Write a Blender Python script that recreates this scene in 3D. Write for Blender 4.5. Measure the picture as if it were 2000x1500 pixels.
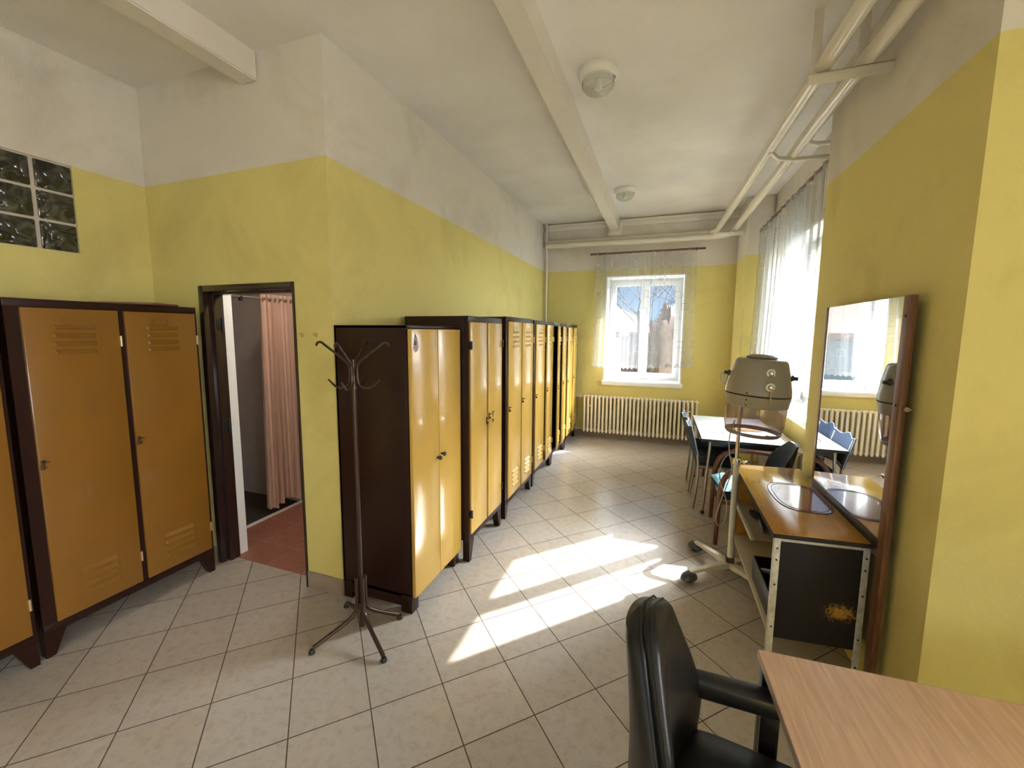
import bpy, bmesh, math, random
from mathutils import Vector, Matrix
random.seed(7)
for o in list(bpy.data.objects): bpy.data.objects.remove(o, do_unlink=True)
scn = bpy.context.scene
COL = scn.collection
PI = math.pi

# ------------------------------------------------------------------ camera
CAM_H = 1.7104
cd = bpy.data.cameras.new('camera'); cam = bpy.data.objects.new('camera', cd); COL.objects.link(cam)
Rv = Vector((0.9402939675, 0.3402866484, 0.0072285202)); Uv = Vector((-0.0443759450, 0.1015097411, 0.9938443278))
Fv = Vector((-0.3374581902, 0.9348265986, -0.1105495388))
m = Matrix((( Rv.x, Uv.x, -Fv.x, 0), (Rv.y, Uv.y, -Fv.y, 0), (Rv.z, Uv.z, -Fv.z, CAM_H), (0, 0, 0, 1)))
cam.matrix_world = m
cd.sensor_fit = 'HORIZONTAL'; cd.sensor_width = 36; cd.lens = 802.432 / 2000 * 36
cd.shift_x = 0.001; cd.shift_y = -0.006; cd.clip_start = 0.02; cd.clip_end = 200
scn.camera = cam

# ------------------------------------------------------------------ view, world, sun, daylight of the unseen right window, added rear fill
scn.view_settings.view_transform = 'Standard'; scn.view_settings.look = 'None'
scn.view_settings.gamma = 1; scn.view_settings.use_curve_mapping = False
scn.view_settings.exposure = 0.45

w = bpy.data.worlds.new('sky'); scn.world = w; w.use_nodes = True
nt = w.node_tree; nt.nodes.clear()
out = nt.nodes.new('ShaderNodeOutputWorld'); bg = nt.nodes.new('ShaderNodeBackground'); nt.links.new(bg.outputs[0], out.inputs[0])
tc = nt.nodes.new('ShaderNodeTexCoord'); sep = nt.nodes.new('ShaderNodeSeparateXYZ'); rmp = nt.nodes.new('ShaderNodeValToRGB')
nt.links.new(tc.outputs['Generated'], sep.inputs[0]); nt.links.new(sep.outputs['Z'], rmp.inputs[0]); nt.links.new(rmp.outputs[0], bg.inputs[0])
rmp.color_ramp.elements[0].position = 0.0; rmp.color_ramp.elements[0].color = (0.50, 0.72, 1.0, 1)
rmp.color_ramp.elements[1].position = 0.6; rmp.color_ramp.elements[1].color = (0.22, 0.45, 0.95, 1)
SUN_TRAVEL = Vector((-0.69, -0.724, -0.72)).normalized()
# hazy bright sky round the sun
dt = nt.nodes.new('ShaderNodeVectorMath'); dt.operation = 'DOT_PRODUCT'; nt.links.new(tc.outputs['Generated'], dt.inputs[0]); dt.inputs[1].default_value = tuple(-SUN_TRAVEL)
mxz = nt.nodes.new('ShaderNodeMath'); mxz.operation = 'MAXIMUM'; nt.links.new(dt.outputs['Value'], mxz.inputs[0]); mxz.inputs[1].default_value = 0
pw = nt.nodes.new('ShaderNodeMath'); pw.operation = 'POWER'; nt.links.new(mxz.outputs[0], pw.inputs[0]); pw.inputs[1].default_value = 30
bg2 = nt.nodes.new('ShaderNodeBackground'); bg2.inputs[0].default_value = (0.97, 0.98, 1.0, 1)
m2 = nt.nodes.new('ShaderNodeMath'); m2.operation = 'MULTIPLY'; nt.links.new(pw.outputs[0], m2.inputs[0]); m2.inputs[1].default_value = 215.0; nt.links.new(m2.outputs[0], bg2.inputs[1])
# bright haze low over the side the second window faces
dt3 = nt.nodes.new('ShaderNodeVectorMath'); dt3.operation = 'DOT_PRODUCT'; nt.links.new(tc.outputs['Generated'], dt3.inputs[0]); dt3.inputs[1].default_value = tuple(Vector((0.93, 0.05, 0.36)).normalized())
mx3 = nt.nodes.new('ShaderNodeMath'); mx3.operation = 'MAXIMUM'; nt.links.new(dt3.outputs['Value'], mx3.inputs[0]); mx3.inputs[1].default_value = 0
pw3 = nt.nodes.new('ShaderNodeMath'); pw3.operation = 'POWER'; nt.links.new(mx3.outputs[0], pw3.inputs[0]); pw3.inputs[1].default_value = 4
m3 = nt.nodes.new('ShaderNodeMath'); m3.operation = 'MULTIPLY_ADD'; nt.links.new(pw3.outputs[0], m3.inputs[0]); m3.inputs[1].default_value = 35.0; nt.links.new(m2.outputs[0], m3.inputs[2]); nt.links.new(m3.outputs[0], bg2.inputs[1])
ads = nt.nodes.new('ShaderNodeAddShader'); nt.links.new(bg.outputs[0], ads.inputs[0]); nt.links.new(bg2.outputs[0], ads.inputs[1]); nt.links.new(ads.outputs[0], out.inputs[0])
bg.inputs[1].default_value = 0.95

sd = bpy.data.lights.new('sun', 'SUN'); sun = bpy.data.objects.new('sun', sd); COL.objects.link(sun)
sun.location = (12, 14, 13)
sun.rotation_euler = Vector((-0.69, -0.724, -0.72)).to_track_quat('-Z', 'Y').to_euler()
sd.energy = 30; sd.angle = math.radians(0.55); sd.color = (1.0, 0.97, 0.92)

def area(name, loc, direction, sx, sy, power, color):
    l = bpy.data.lights.new(name, 'AREA'); o = bpy.data.objects.new(name, l); COL.objects.link(o)
    l.shape = 'RECTANGLE'; l.size = sx; l.size_y = sy; l.energy = power; l.color = color
    o.location = loc; o.rotation_euler = Vector(direction).to_track_quat('-Z', 'Z').to_euler()
    return o
area('daylight_window_right', (3.62, -1.1, 1.75), (-1, 0, 0), 1.5, 1.5, 20, (0.94, 0.97, 1.0))
area('fill_light_rear', (-0.4, -2.98, 1.75), (0, 1, 0), 2.8, 1.6, 6, (0.94, 0.97, 1.0))  # fill light added behind the camera, standing in the added rear opening

# ------------------------------------------------------------------ materials
MATS = {}
def mat(name, color, rough=0.5, metal=0.0, var=0.0, vscale=6.0, bump=0.0, bscale=60.0, coat=0.0, spec=0.5, dark=None, coords='Object'):
    if name in MATS: return MATS[name]
    m = bpy.data.materials.new(name); m.use_nodes = True; MATS[name] = m
    nt = m.node_tree; b = nt.nodes['Principled BSDF']
    b.inputs['Base Color'].default_value = (*color, 1); b.inputs['Roughness'].default_value = rough; b.inputs['Metallic'].default_value = metal
    b.inputs['Coat Weight'].default_value = coat; b.inputs['Specular IOR Level'].default_value = spec
    tc = nt.nodes.new('ShaderNodeTexCoord')
    if var > 0:
        n = nt.nodes.new('ShaderNodeTexNoise'); n.inputs['Scale'].default_value = vscale; n.inputs['Detail'].default_value = 6
        nt.links.new(tc.outputs[coords], n.inputs['Vector'])
        mx = nt.nodes.new('ShaderNodeMix'); mx.data_type = 'RGBA'
        mr = nt.nodes.new('ShaderNodeMapRange'); mr.inputs['From Min'].default_value = 0.35; mr.inputs['From Max'].default_value = 0.7
        nt.links.new(n.outputs['Fac'], mr.inputs['Value']); nt.links.new(mr.outputs[0], mx.inputs['Factor'])
        d = dark if dark else tuple(c * (1 - var) for c in color)
        mx.inputs['A'].default_value = (*color, 1); mx.inputs['B'].default_value = (*d, 1)
        nt.links.new(mx.outputs['Result'], b.inputs['Base Color'])
    if bump > 0:
        n2 = nt.nodes.new('ShaderNodeTexNoise'); n2.inputs['Scale'].default_value = bscale; n2.inputs['Detail'].default_value = 3
        nt.links.new(tc.outputs[coords], n2.inputs['Vector'])
        bp = nt.nodes.new('ShaderNodeBump'); bp.inputs['Strength'].default_value = bump; bp.inputs['Distance'].default_value = 0.01
        nt.links.new(n2.outputs['Fac'], bp.inputs['Height']); nt.links.new(bp.outputs[0], b.inputs['Normal'])
    return m

def wall_mat(name='painted_wall', level=2.715, yellow=(0.66, 0.565, 0.20), white=(0.67, 0.615, 0.525)):
    m = bpy.data.materials.new(name); m.use_nodes = True; nt = m.node_tree; b = nt.nodes['Principled BSDF']; N = nt.nodes; L = nt.links
    b.inputs['Roughness'].default_value = 0.75; b.inputs['Specular IOR Level'].default_value = 0.3
    g = N.new('ShaderNodeNewGeometry'); sp = N.new('ShaderNodeSeparateXYZ'); L.new(g.outputs['Position'], sp.inputs[0])
    nz = N.new('ShaderNodeTexNoise'); nz.inputs['Scale'].default_value = 14; L.new(g.outputs['Position'], nz.inputs['Vector'])
    ad = N.new('ShaderNodeMath'); ad.operation = 'MULTIPLY_ADD'; L.new(nz.outputs['Fac'], ad.inputs[0]); ad.inputs[1].default_value = 0.012; L.new(sp.outputs['Z'], ad.inputs[2])
    gt = N.new('ShaderNodeMath'); gt.operation = 'GREATER_THAN'; L.new(ad.outputs[0], gt.inputs[0]); gt.inputs[1].default_value = level + 0.006
    mx = N.new('ShaderNodeMix'); mx.data_type = 'RGBA'; L.new(gt.outputs[0], mx.inputs['Factor'])
    mx.inputs['A'].default_value = (*yellow, 1); mx.inputs['B'].default_value = (*white, 1)
    # smudges and soot with a shape of their own
    n1 = N.new('ShaderNodeTexNoise'); n1.inputs['Scale'].default_value = 1.6; n1.inputs['Detail'].default_value = 8; n1.inputs['Roughness'].default_value = 0.62; n1.inputs['Distortion'].default_value = 0.6
    L.new(g.outputs['Position'], n1.inputs['Vector'])
    r1 = N.new('ShaderNodeMapRange'); r1.inputs['From Min'].default_value = 0.50; r1.inputs['From Max'].default_value = 0.74; r1.inputs['To Max'].default_value = 0.45
    L.new(n1.outputs['Fac'], r1.inputs['Value'])
    mx2 = N.new('ShaderNodeMix'); mx2.data_type = 'RGBA'; mx2.blend_type = 'MULTIPLY'; L.new(r1.outputs[0], mx2.inputs['Factor'])
    L.new(mx.outputs['Result'], mx2.inputs['A']); mx2.inputs['B'].default_value = (0.62, 0.58, 0.52, 1)
    L.new(mx2.outputs['Result'], b.inputs['Base Color'])
    n2 = N.new('ShaderNodeTexNoise'); n2.inputs['Scale'].default_value = 90; n2.inputs['Detail'].default_value = 4; L.new(g.outputs['Position'], n2.inputs['Vector'])
    n3 = N.new('ShaderNodeTexNoise'); n3.inputs['Scale'].default_value = 5; L.new(g.outputs['Position'], n3.inputs['Vector'])
    a3 = N.new('ShaderNodeMath'); a3.operation = 'MULTIPLY_ADD'; L.new(n3.outputs['Fac'], a3.inputs[0]); a3.inputs[1].default_value = 2.0; L.new(n2.outputs['Fac'], a3.inputs[2])
    bp = N.new('ShaderNodeBump'); bp.inputs['Strength'].default_value = 0.35; bp.inputs['Distance'].default_value = 0.004
    L.new(a3.outputs[0], bp.inputs['Height']); L.new(bp.outputs[0], b.inputs['Normal'])
    MATS[name] = m; return m

def tile_mat():
    m = bpy.data.materials.new('floor_tiles'); m.use_nodes = True; nt = m.node_tree; b = nt.nodes['Principled BSDF']; N = nt.nodes; L = nt.links
    g = N.new('ShaderNodeNewGeometry')
    mp = N.new('ShaderNodeMapping'); mp.vector_type = 'TEXTURE'
    mp.inputs['Location'].default_value = (-2.34007, 1.62148, 0); mp.inputs['Rotation'].default_value = (0, 0, 0.779073); mp.inputs['Scale'].default_value = (0.333, 0.333, 1)
    L.new(g.outputs['Position'], mp.inputs['Vector'])
    br = N.new('ShaderNodeTexBrick'); br.offset = 0; br.squash = 1; L.new(mp.outputs[0], br.inputs['Vector'])
    br.inputs['Scale'].default_value = 1; br.inputs['Brick Width'].default_value = 1; br.inputs['Row Height'].default_value = 1
    br.inputs['Mortar Size'].default_value = 0.009; br.inputs['Mortar Smooth'].default_value = 0.25; br.inputs['Bias'].default_value = 0
    br.inputs['Color1'].default_value = (0.465, 0.415, 0.365, 1); br.inputs['Color2'].default_value = (0.43, 0.38, 0.325, 1); br.inputs['Mortar'].default_value = (0.07, 0.045, 0.03, 1)
    n = N.new('ShaderNodeTexNoise'); n.inputs['Scale'].default_value = 22; n.inputs['Detail'].default_value = 9; n.inputs['Roughness'].default_value = 0.75
    L.new(g.outputs['Position'], n.inputs['Vector'])
    r = N.new('ShaderNodeMapRange'); r.inputs['From Min'].default_value = 0.48; r.inputs['From Max'].default_value = 0.72; r.inputs['To Max'].default_value = 0.7; L.new(n.outputs['Fac'], r.inputs['Value'])
    mx = N.new('ShaderNodeMix'); mx.data_type = 'RGBA'; mx.blend_type = 'MULTIPLY'; L.new(r.outputs[0], mx.inputs['Factor']); L.new(br.outputs['Color'], mx.inputs['A']); mx.inputs['B'].default_value = (0.70, 0.66, 0.62, 1)
    n4 = N.new('ShaderNodeTexNoise'); n4.inputs['Scale'].default_value = 2.2; n4.inputs['Detail'].default_value = 4; L.new(g.outputs['Position'], n4.inputs['Vector'])
    r4 = N.new('ShaderNodeMapRange'); r4.inputs['From Min'].default_value = 0.45; r4.inputs['From Max'].default_value = 0.7; r4.inputs['To Max'].default_value = 0.5; L.new(n4.outputs['Fac'], r4.inputs['Value'])
    mx4 = N.new('ShaderNodeMix'); mx4.data_type = 'RGBA'; mx4.blend_type = 'MULTIPLY'; L.new(r4.outputs[0], mx4.inputs['Factor']); L.new(mx.outputs['Result'], mx4.inputs['A']); mx4.inputs['B'].default_value = (1.0, 0.90, 0.80, 1)
    L.new(mx4.outputs['Result'], b.inputs['Base Color'])
    rr = N.new('ShaderNodeMapRange'); L.new(br.outputs['Fac'], rr.inputs['Value']); rr.inputs['To Min'].default_value = 0.24; rr.inputs['To Max'].default_value = 0.8; L.new(rr.outputs[0], b.inputs['Roughness'])
    b.inputs['Specular IOR Level'].default_value = 0.5
    bp = N.new('ShaderNodeBump'); bp.inputs['Strength'].default_value = 0.25; bp.inputs['Distance'].default_value = 0.002
    sb = N.new('ShaderNodeMath'); sb.operation = 'MULTIPLY_ADD'; L.new(br.outputs['Fac'], sb.inputs[0]); sb.inputs[1].default_value = -2.0; L.new(n4.outputs['Fac'], sb.inputs[2])
    L.new(sb.outputs[0], bp.inputs['Height']); L.new(bp.outputs[0], b.inputs['Normal'])
    MATS['floor_tiles'] = m; return m

def wood_mat(name, c1, c2, rough, scale=(1, 1, 1), grain=18, coat=0.0, dist=1.5, rot=(0, 0, 0)):
    m = bpy.data.materials.new(name); m.use_nodes = True; nt = m.node_tree; b = nt.nodes['Principled BSDF']; N = nt.nodes; L = nt.links
    tc = N.new('ShaderNodeTexCoord'); mp = N.new('ShaderNodeMapping'); mp.inputs['Scale'].default_value = scale; mp.inputs['Rotation'].default_value = rot
    L.new(tc.outputs['Object'], mp.inputs[0])
    n = N.new('ShaderNodeTexNoise'); n.inputs['Scale'].default_value = grain; n.inputs['Detail'].default_value = 8; n.inputs['Distortion'].default_value = dist; n.inputs['Roughness'].default_value = 0.6
    L.new(mp.outputs[0], n.inputs['Vector'])
    cr = N.new('ShaderNodeValToRGB'); cr.color_ramp.elements[0].position = 0.36; cr.color_ramp.elements[0].color = (*c2, 1); cr.color_ramp.elements[1].position = 0.62; cr.color_ramp.elements[1].color = (*c1, 1)
    L.new(n.outputs['Fac'], cr.inputs[0]); L.new(cr.outputs[0], b.inputs['Base Color'])
    b.inputs['Roughness'].default_value = rough; b.inputs['Coat Weight'].default_value = coat; b.inputs['Coat Roughness'].default_value = 0.08
    MATS[name] = m; return m

def mix_shader_mat(name, build):
    m = bpy.data.materials.new(name); m.use_nodes = True; nt = m.node_tree; nt.nodes.clear()
    o = nt.nodes.new('ShaderNodeOutputMaterial'); s = build(nt); nt.links.new(s, o.inputs[0]); MATS[name] = m; return m
def schlick(nt):
    N = nt.nodes; L = nt.links
    lw = N.new('ShaderNodeLayerWeight'); lw.inputs[0].default_value = 0.5
    p = N.new('ShaderNodeMath'); p.operation = 'POWER'; L.new(lw.outputs['Facing'], p.inputs[0]); p.inputs[1].default_value = 5
    a = N.new('ShaderNodeMath'); a.operation = 'MULTIPLY_ADD'; L.new(p.outputs[0], a.inputs[0]); a.inputs[1].default_value = 0.9; a.inputs[2].default_value = 0.04
    return a
def pane_glass(nt, tint=(0.93, 0.96, 0.97)):
    N = nt.nodes; L = nt.links
    t = N.new('ShaderNodeBsdfTransparent'); t.inputs[0].default_value = (*tint, 1)
    g = N.new('ShaderNodeBsdfGlossy'); g.inputs['Roughness'].default_value = 0.02
    f = schlick(nt)
    x = N.new('ShaderNodeMixShader'); L.new(f.outputs[0], x.inputs[0]); L.new(t.outputs[0], x.inputs[1]); L.new(g.outputs[0], x.inputs[2]); return x.outputs[0]
def visor(nt):
    N = nt.nodes; L = nt.links
    t = N.new('ShaderNodeBsdfTransparent'); t.inputs[0].default_value = (0.86, 0.82, 0.84, 1)
    d = N.new('ShaderNodeBsdfDiffuse'); d.inputs[0].default_value = (0.42, 0.36, 0.38, 1)
    g = N.new('ShaderNodeBsdfGlossy'); g.inputs['Roughness'].default_value = 0.08
    x0 = N.new('ShaderNodeMixShader'); x0.inputs[0].default_value = 0.10; L.new(t.outputs[0], x0.inputs[1]); L.new(d.outputs[0], x0.inputs[2])
    f = schlick(nt)
    x = N.new('ShaderNodeMixShader'); L.new(f.outputs[0], x.inputs[0]); L.new(x0.outputs[0], x.inputs[1]); L.new(g.outputs[0], x.inputs[2]); return x.outputs[0]
def sheer(nt):
    N = nt.nodes; L = nt.links
    uv = N.new('ShaderNodeTexCoord')
    def vor(scale, lo, hi):
        mp = N.new('ShaderNodeMapping'); mp.inputs['Scale'].default_value = (scale, scale, 1); L.new(uv.outputs['UV'], mp.inputs[0])
        v = N.new('ShaderNodeTexVoronoi'); v.voronoi_dimensions = '2D'; v.distance = 'CHEBYCHEV'; v.inputs['Scale'].default_value = 1; v.inputs['Randomness'].default_value = 0.8
        L.new(mp.outputs[0], v.inputs['Vector'])
        a = N.new('ShaderNodeMath'); a.operation = 'GREATER_THAN'; L.new(v.outputs['Distance'], a.inputs[0]); a.inputs[1].default_value = lo
        c = N.new('ShaderNodeMath'); c.operation = 'LESS_THAN'; L.new(v.outputs['Distance'], c.inputs[0]); c.inputs[1].default_value = hi
        mlt = N.new('ShaderNodeMath'); mlt.operation = 'MULTIPLY'; L.new(a.outputs[0], mlt.inputs[0]); L.new(c.outputs[0], mlt.inputs[1]); return mlt
    a = vor(3.6, 0.15, 0.175); c = vor(6.0, 0.10, 0.125)
    mxm = N.new('ShaderNodeMath'); mxm.operation = 'MAXIMUM'; L.new(a.outputs[0], mxm.inputs[0]); L.new(c.outputs[0], mxm.inputs[1])
    t = N.new('ShaderNodeBsdfTransparent'); t.inputs[0].default_value = (1, 1, 1, 1)
    d = N.new('ShaderNodeBsdfDiffuse'); d.inputs[0].default_value = (0.85, 0.85, 0.84, 1)
    tr = N.new('ShaderNodeBsdfTranslucent'); tr.inputs[0].default_value = (0.24, 0.25, 0.27, 1)
    dt = N.new('ShaderNodeMixShader'); dt.inputs[0].default_value = 0.5; L.new(d.outputs[0], dt.inputs[1]); L.new(tr.outputs[0], dt.inputs[2])
    fa = N.new('ShaderNodeMath'); fa.operation = 'MULTIPLY_ADD'; L.new(mxm.outputs[0], fa.inputs[0]); fa.inputs[1].default_value = 0.16
    # more cloth is seen where the fold turns edge-on
    lw = N.new('ShaderNodeLayerWeight'); lw.inputs[0].default_value = 0.35
    f2 = N.new('ShaderNodeMath'); f2.operation = 'MULTIPLY_ADD'; L.new(lw.outputs['Facing'], f2.inputs[0]); f2.inputs[1].default_value = 0.42; f2.inputs[2].default_value = 0.30
    L.new(f2.outputs[0], fa.inputs[2]); fa.use_clamp = True
    x = N.new('ShaderNodeMixShader'); L.new(fa.outputs[0], x.inputs[0]); L.new(t.outputs[0], x.inputs[1]); L.new(dt.outputs[0], x.inputs[2]); return x.outputs[0]

M_wall = wall_mat()
M_wallback = wall_mat('painted_wall_end', 2.70)
M_ceil = mat('ceiling_paint', (0.82, 0.77, 0.705), 0.8, var=0.16, vscale=1.3, bump=0.2, bscale=70, coords='Object')
M_beam = mat('beam_paint', (0.72, 0.66, 0.57), 0.6, bump=0.1, bscale=30)
M_tile = tile_mat()
M_pipe = mat('cream_gloss_paint', (0.68, 0.62, 0.50), 0.22, coat=0.3)
M_rad = mat('radiator_enamel', (0.74, 0.66, 0.52), 0.35)
M_white = mat('white_upvc', (0.82, 0.83, 0.84), 0.35)
M_reveal = mat('reveal_plaster', (0.80, 0.80, 0.79), 0.7)
M_base = mat('skirting_tile', (0.33, 0.26, 0.21), 0.45, var=0.15, vscale=9)
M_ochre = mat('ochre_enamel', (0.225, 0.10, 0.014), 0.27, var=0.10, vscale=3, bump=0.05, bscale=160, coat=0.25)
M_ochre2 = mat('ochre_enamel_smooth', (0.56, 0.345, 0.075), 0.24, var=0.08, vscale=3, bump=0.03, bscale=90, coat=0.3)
M_brown = mat('brown_enamel', (0.022, 0.0072, 0.0045), 0.34, var=0.2, vscale=4, spec=0.28)
M_hole = mat('dark_inside', (0.02, 0.015, 0.012), 0.8)
M_metal = mat('worn_metal', (0.45, 0.42, 0.38), 0.35, metal=0.9)
M_chrome = mat('chrome', (0.75, 0.74, 0.72), 0.12, metal=1.0)
M_tube = mat('brushed_tube', (0.42, 0.38, 0.33), 0.3, metal=0.9)
M_brass = mat('old_brass', (0.13, 0.075, 0.035), 0.35, metal=0.7)
M_rack = mat('rack_brown_metal', (0.060, 0.034, 0.026), 0.3, metal=0.5)
M_black = mat('black_plastic', (0.012, 0.012, 0.013), 0.4)
M_leather = mat('black_leather', (0.010, 0.010, 0.011), 0.38, bump=0.06, bscale=220, spec=0.4)
M_fabric = mat('dark_cloth', (0.016, 0.017, 0.022), 0.9, bump=0.3, bscale=150)
M_quilt = mat('quilted_cloth', (0.022, 0.028, 0.034), 0.75, var=0.3, vscale=30)
M_blue = mat('blue_cloth', (0.014, 0.028, 0.060), 0.75)
M_bluetrim = mat('pale_blue_piping', (0.35, 0.45, 0.60), 0.6)
M_cyan = mat('light_blue_cushion', (0.22, 0.52, 0.68), 0.75, var=0.15, vscale=10)
M_grey = mat('dryer_grey', (0.25, 0.225, 0.185), 0.33, coat=0.3)
M_greyd = mat('dryer_band', (0.27, 0.235, 0.175), 0.45)
M_cream = mat('cream_paint', (0.60, 0.55, 0.43), 0.4, var=0.08, vscale=14)
M_creamlam = mat('cream_laminate', (0.50, 0.45, 0.34), 0.4)
M_shelf = mat('shelf_board', (0.33, 0.25, 0.18), 0.5, var=0.1)
M_frame = mat('chipped_white_paint', (0.68, 0.67, 0.63), 0.45, var=0.55, vscale=26, dark=(0.45, 0.40, 0.33))
M_tabletop = mat('pale_table_top', (0.56, 0.58, 0.56), 0.38)
M_mirror = mat('mirror_silver', (0.93, 0.94, 0.93), 0.005, metal=1.0)
M_redwood = wood_mat('red_brown_wood', (0.17, 0.055, 0.028), (0.09, 0.028, 0.015), 0.35, (1, 1, 0.15), 30)
M_mframe = wood_mat('mirror_frame_wood', (0.20, 0.085, 0.040), (0.12, 0.045, 0.022), 0.4, (6, 6, 0.8), 6)
M_desk = wood_mat('beech_laminate', (0.84, 0.57, 0.41), (0.70, 0.45, 0.31), 0.42, (9, 0.6, 3), 9, dist=0.6, rot=(0, 0, 0.10))
M_varnish = wood_mat('yellow_varnished_wood', (0.50, 0.245, 0.038), (0.42, 0.185, 0.022), 0.16, (5, 0.7, 2), 5, coat=0.9)
M_darkend = mat('dark_end_board', (0.012, 0.010, 0.010), 0.6)
M_oval = mat('maroon_vinyl', (0.17, 0.022, 0.035), 0.15, coat=0.5)
M_ovald = mat('maroon_line', (0.06, 0.006, 0.012), 0.3)
M_tray = mat('light_wood_tray', (0.55, 0.34, 0.18), 0.5)
M_doorframe = mat('dark_brown_gloss', (0.020, 0.010, 0.009), 0.22, coat=0.4)
M_terra = None
M_bath = mat('bath_wall_plaster', (0.50, 0.43, 0.41), 0.8, var=0.1)
M_curb = mat('white_strip', (0.75, 0.68, 0.62), 0.5)
M_showerfloor = mat('shower_dark_floor', (0.045, 0.032, 0.030), 0.5)
M_pinkcurtain = mat('pink_shower_cloth', (0.70, 0.48, 0.41), 0.6, var=0.08, vscale=8)
M_rod = mat('dark_red_wood', (0.10, 0.022, 0.016), 0.35)
M_paper = mat('white_paper', (0.80, 0.80, 0.78), 0.8)
M_card = mat('brown_card', (0.16, 0.08, 0.045), 0.6)
M_plug = mat('grey_cable', (0.30, 0.27, 0.23), 0.4)
M_steelblue = mat('blue_grey_plastic', (0.04, 0.065, 0.085), 0.35)
M_glass = mix_shader_mat('window_glass', pane_glass)
def lampglass(nt):
    N = nt.nodes; L = nt.links
    g = pane_glass(nt, (0.93, 0.93, 0.90)); d = N.new('ShaderNodeBsdfTranslucent'); d.inputs[0].default_value = (.8, .8, .76, 1)
    x = N.new('ShaderNodeMixShader'); x.inputs[0].default_value = 0.22; L.new(g, x.inputs[1]); L.new(d.outputs[0], x.inputs[2]); return x.outputs[0]
M_lampglass = mix_shader_mat('lamp_glass', lampglass)
M_visor = mix_shader_mat('smoky_visor', visor)
M_sheer = mix_shader_mat('sheer_curtain', sheer)
M_ext = mat('outside_render', (0.13, 0.085, 0.065), 0.9, var=0.25, vscale=3)
M_ext2 = mat('outside_pale_wall', (0.16, 0.17, 0.19), 0.9, var=0.1, vscale=2)
M_roof = mat('outside_roof', (0.12, 0.055, 0.04), 0.85, var=0.2, vscale=5)
M_grass = mat('outside_grass', (0.055, 0.055, 0.018), 0.95, var=0.3, vscale=4)
M_bark = mat('outside_bark', (0.05, 0.04, 0.035), 0.9)
M_hedge = mat('outside_hedge', (0.14, 0.098, 0.085), 0.95, var=0.4, vscale=8)
M_extglass = mat('outside_window', (0.10, 0.13, 0.17), 0.1)

def terra_mat():
    m = bpy.data.materials.new('terracotta_tiles'); m.use_nodes = True; nt = m.node_tree; b = nt.nodes['Principled BSDF']; N = nt.nodes; L = nt.links
    g = N.new('ShaderNodeNewGeometry'); br = N.new('ShaderNodeTexBrick'); br.offset = 0; L.new(g.outputs['Position'], br.inputs['Vector'])
    br.inputs['Scale'].default_value = 1; br.inputs['Brick Width'].default_value = 0.33; br.inputs['Row Height'].default_value = 0.33; br.inputs['Mortar Size'].default_value = 0.003
    br.inputs['Color1'].default_value = (0.30, 0.115, 0.075, 1); br.inputs['Color2'].default_value = (0.34, 0.135, 0.09, 1); br.inputs['Mortar'].default_value = (0.42, 0.22, 0.15, 1)
    n = N.new('ShaderNodeTexNoise'); n.inputs['Scale'].default_value = 25; n.inputs['Detail'].default_value = 8; L.new(g.outputs['Position'], n.inputs['Vector'])
    mx = N.new('ShaderNodeMix'); mx.data_type = 'RGBA'; mx.blend_type = 'MULTIPLY'; mx.inputs['Factor'].default_value = 0.5; L.new(br.outputs['Color'], mx.inputs['A']); L.new(n.outputs['Color'], mx.inputs['B'])
    mx.blend_type = 'OVERLAY'; L.new(mx.outputs['Result'], b.inputs['Base Color']); b.inputs['Roughness'].default_value = 0.4
    return m
M_terra = terra_mat()

def glassblock_mat():
    m = bpy.data.materials.new('wavy_glass_block'); m.use_nodes = True; nt = m.node_tree; b = nt.nodes['Principled BSDF']; N = nt.nodes; L = nt.links
    b.inputs['Base Color'].default_value = (0.035, 0.032, 0.022, 1); b.inputs['Roughness'].default_value = 0.06; b.inputs['Coat Weight'].default_value = 0.6
    g = N.new('ShaderNodeNewGeometry'); n = N.new('ShaderNodeTexNoise'); n.inputs['Scale'].default_value = 9; n.inputs['Distortion'].default_value = 2.5; n.inputs['Detail'].default_value = 1; L.new(g.outputs['Position'], n.inputs['Vector'])
    bp = N.new('ShaderNodeBump'); bp.inputs['Strength'].default_value = 0.8; bp.inputs['Distance'].default_value = 0.03; L.new(n.outputs['Fac'], bp.inputs['Height']); L.new(bp.outputs[0], b.inputs['Normal'])
    cr = N.new('ShaderNodeValToRGB'); cr.color_ramp.elements[0].color = (0.012, 0.012, 0.008, 1); cr.color_ramp.elements[1].color = (0.10, 0.095, 0.07, 1); cr.color_ramp.elements[0].position = 0.4; cr.color_ramp.elements[1].position = 0.75
    L.new(n.outputs['Fac'], cr.inputs[0]); L.new(cr.outputs[0], b.inputs['Base Color']); return m
M_gblock = glassblock_mat()

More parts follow.
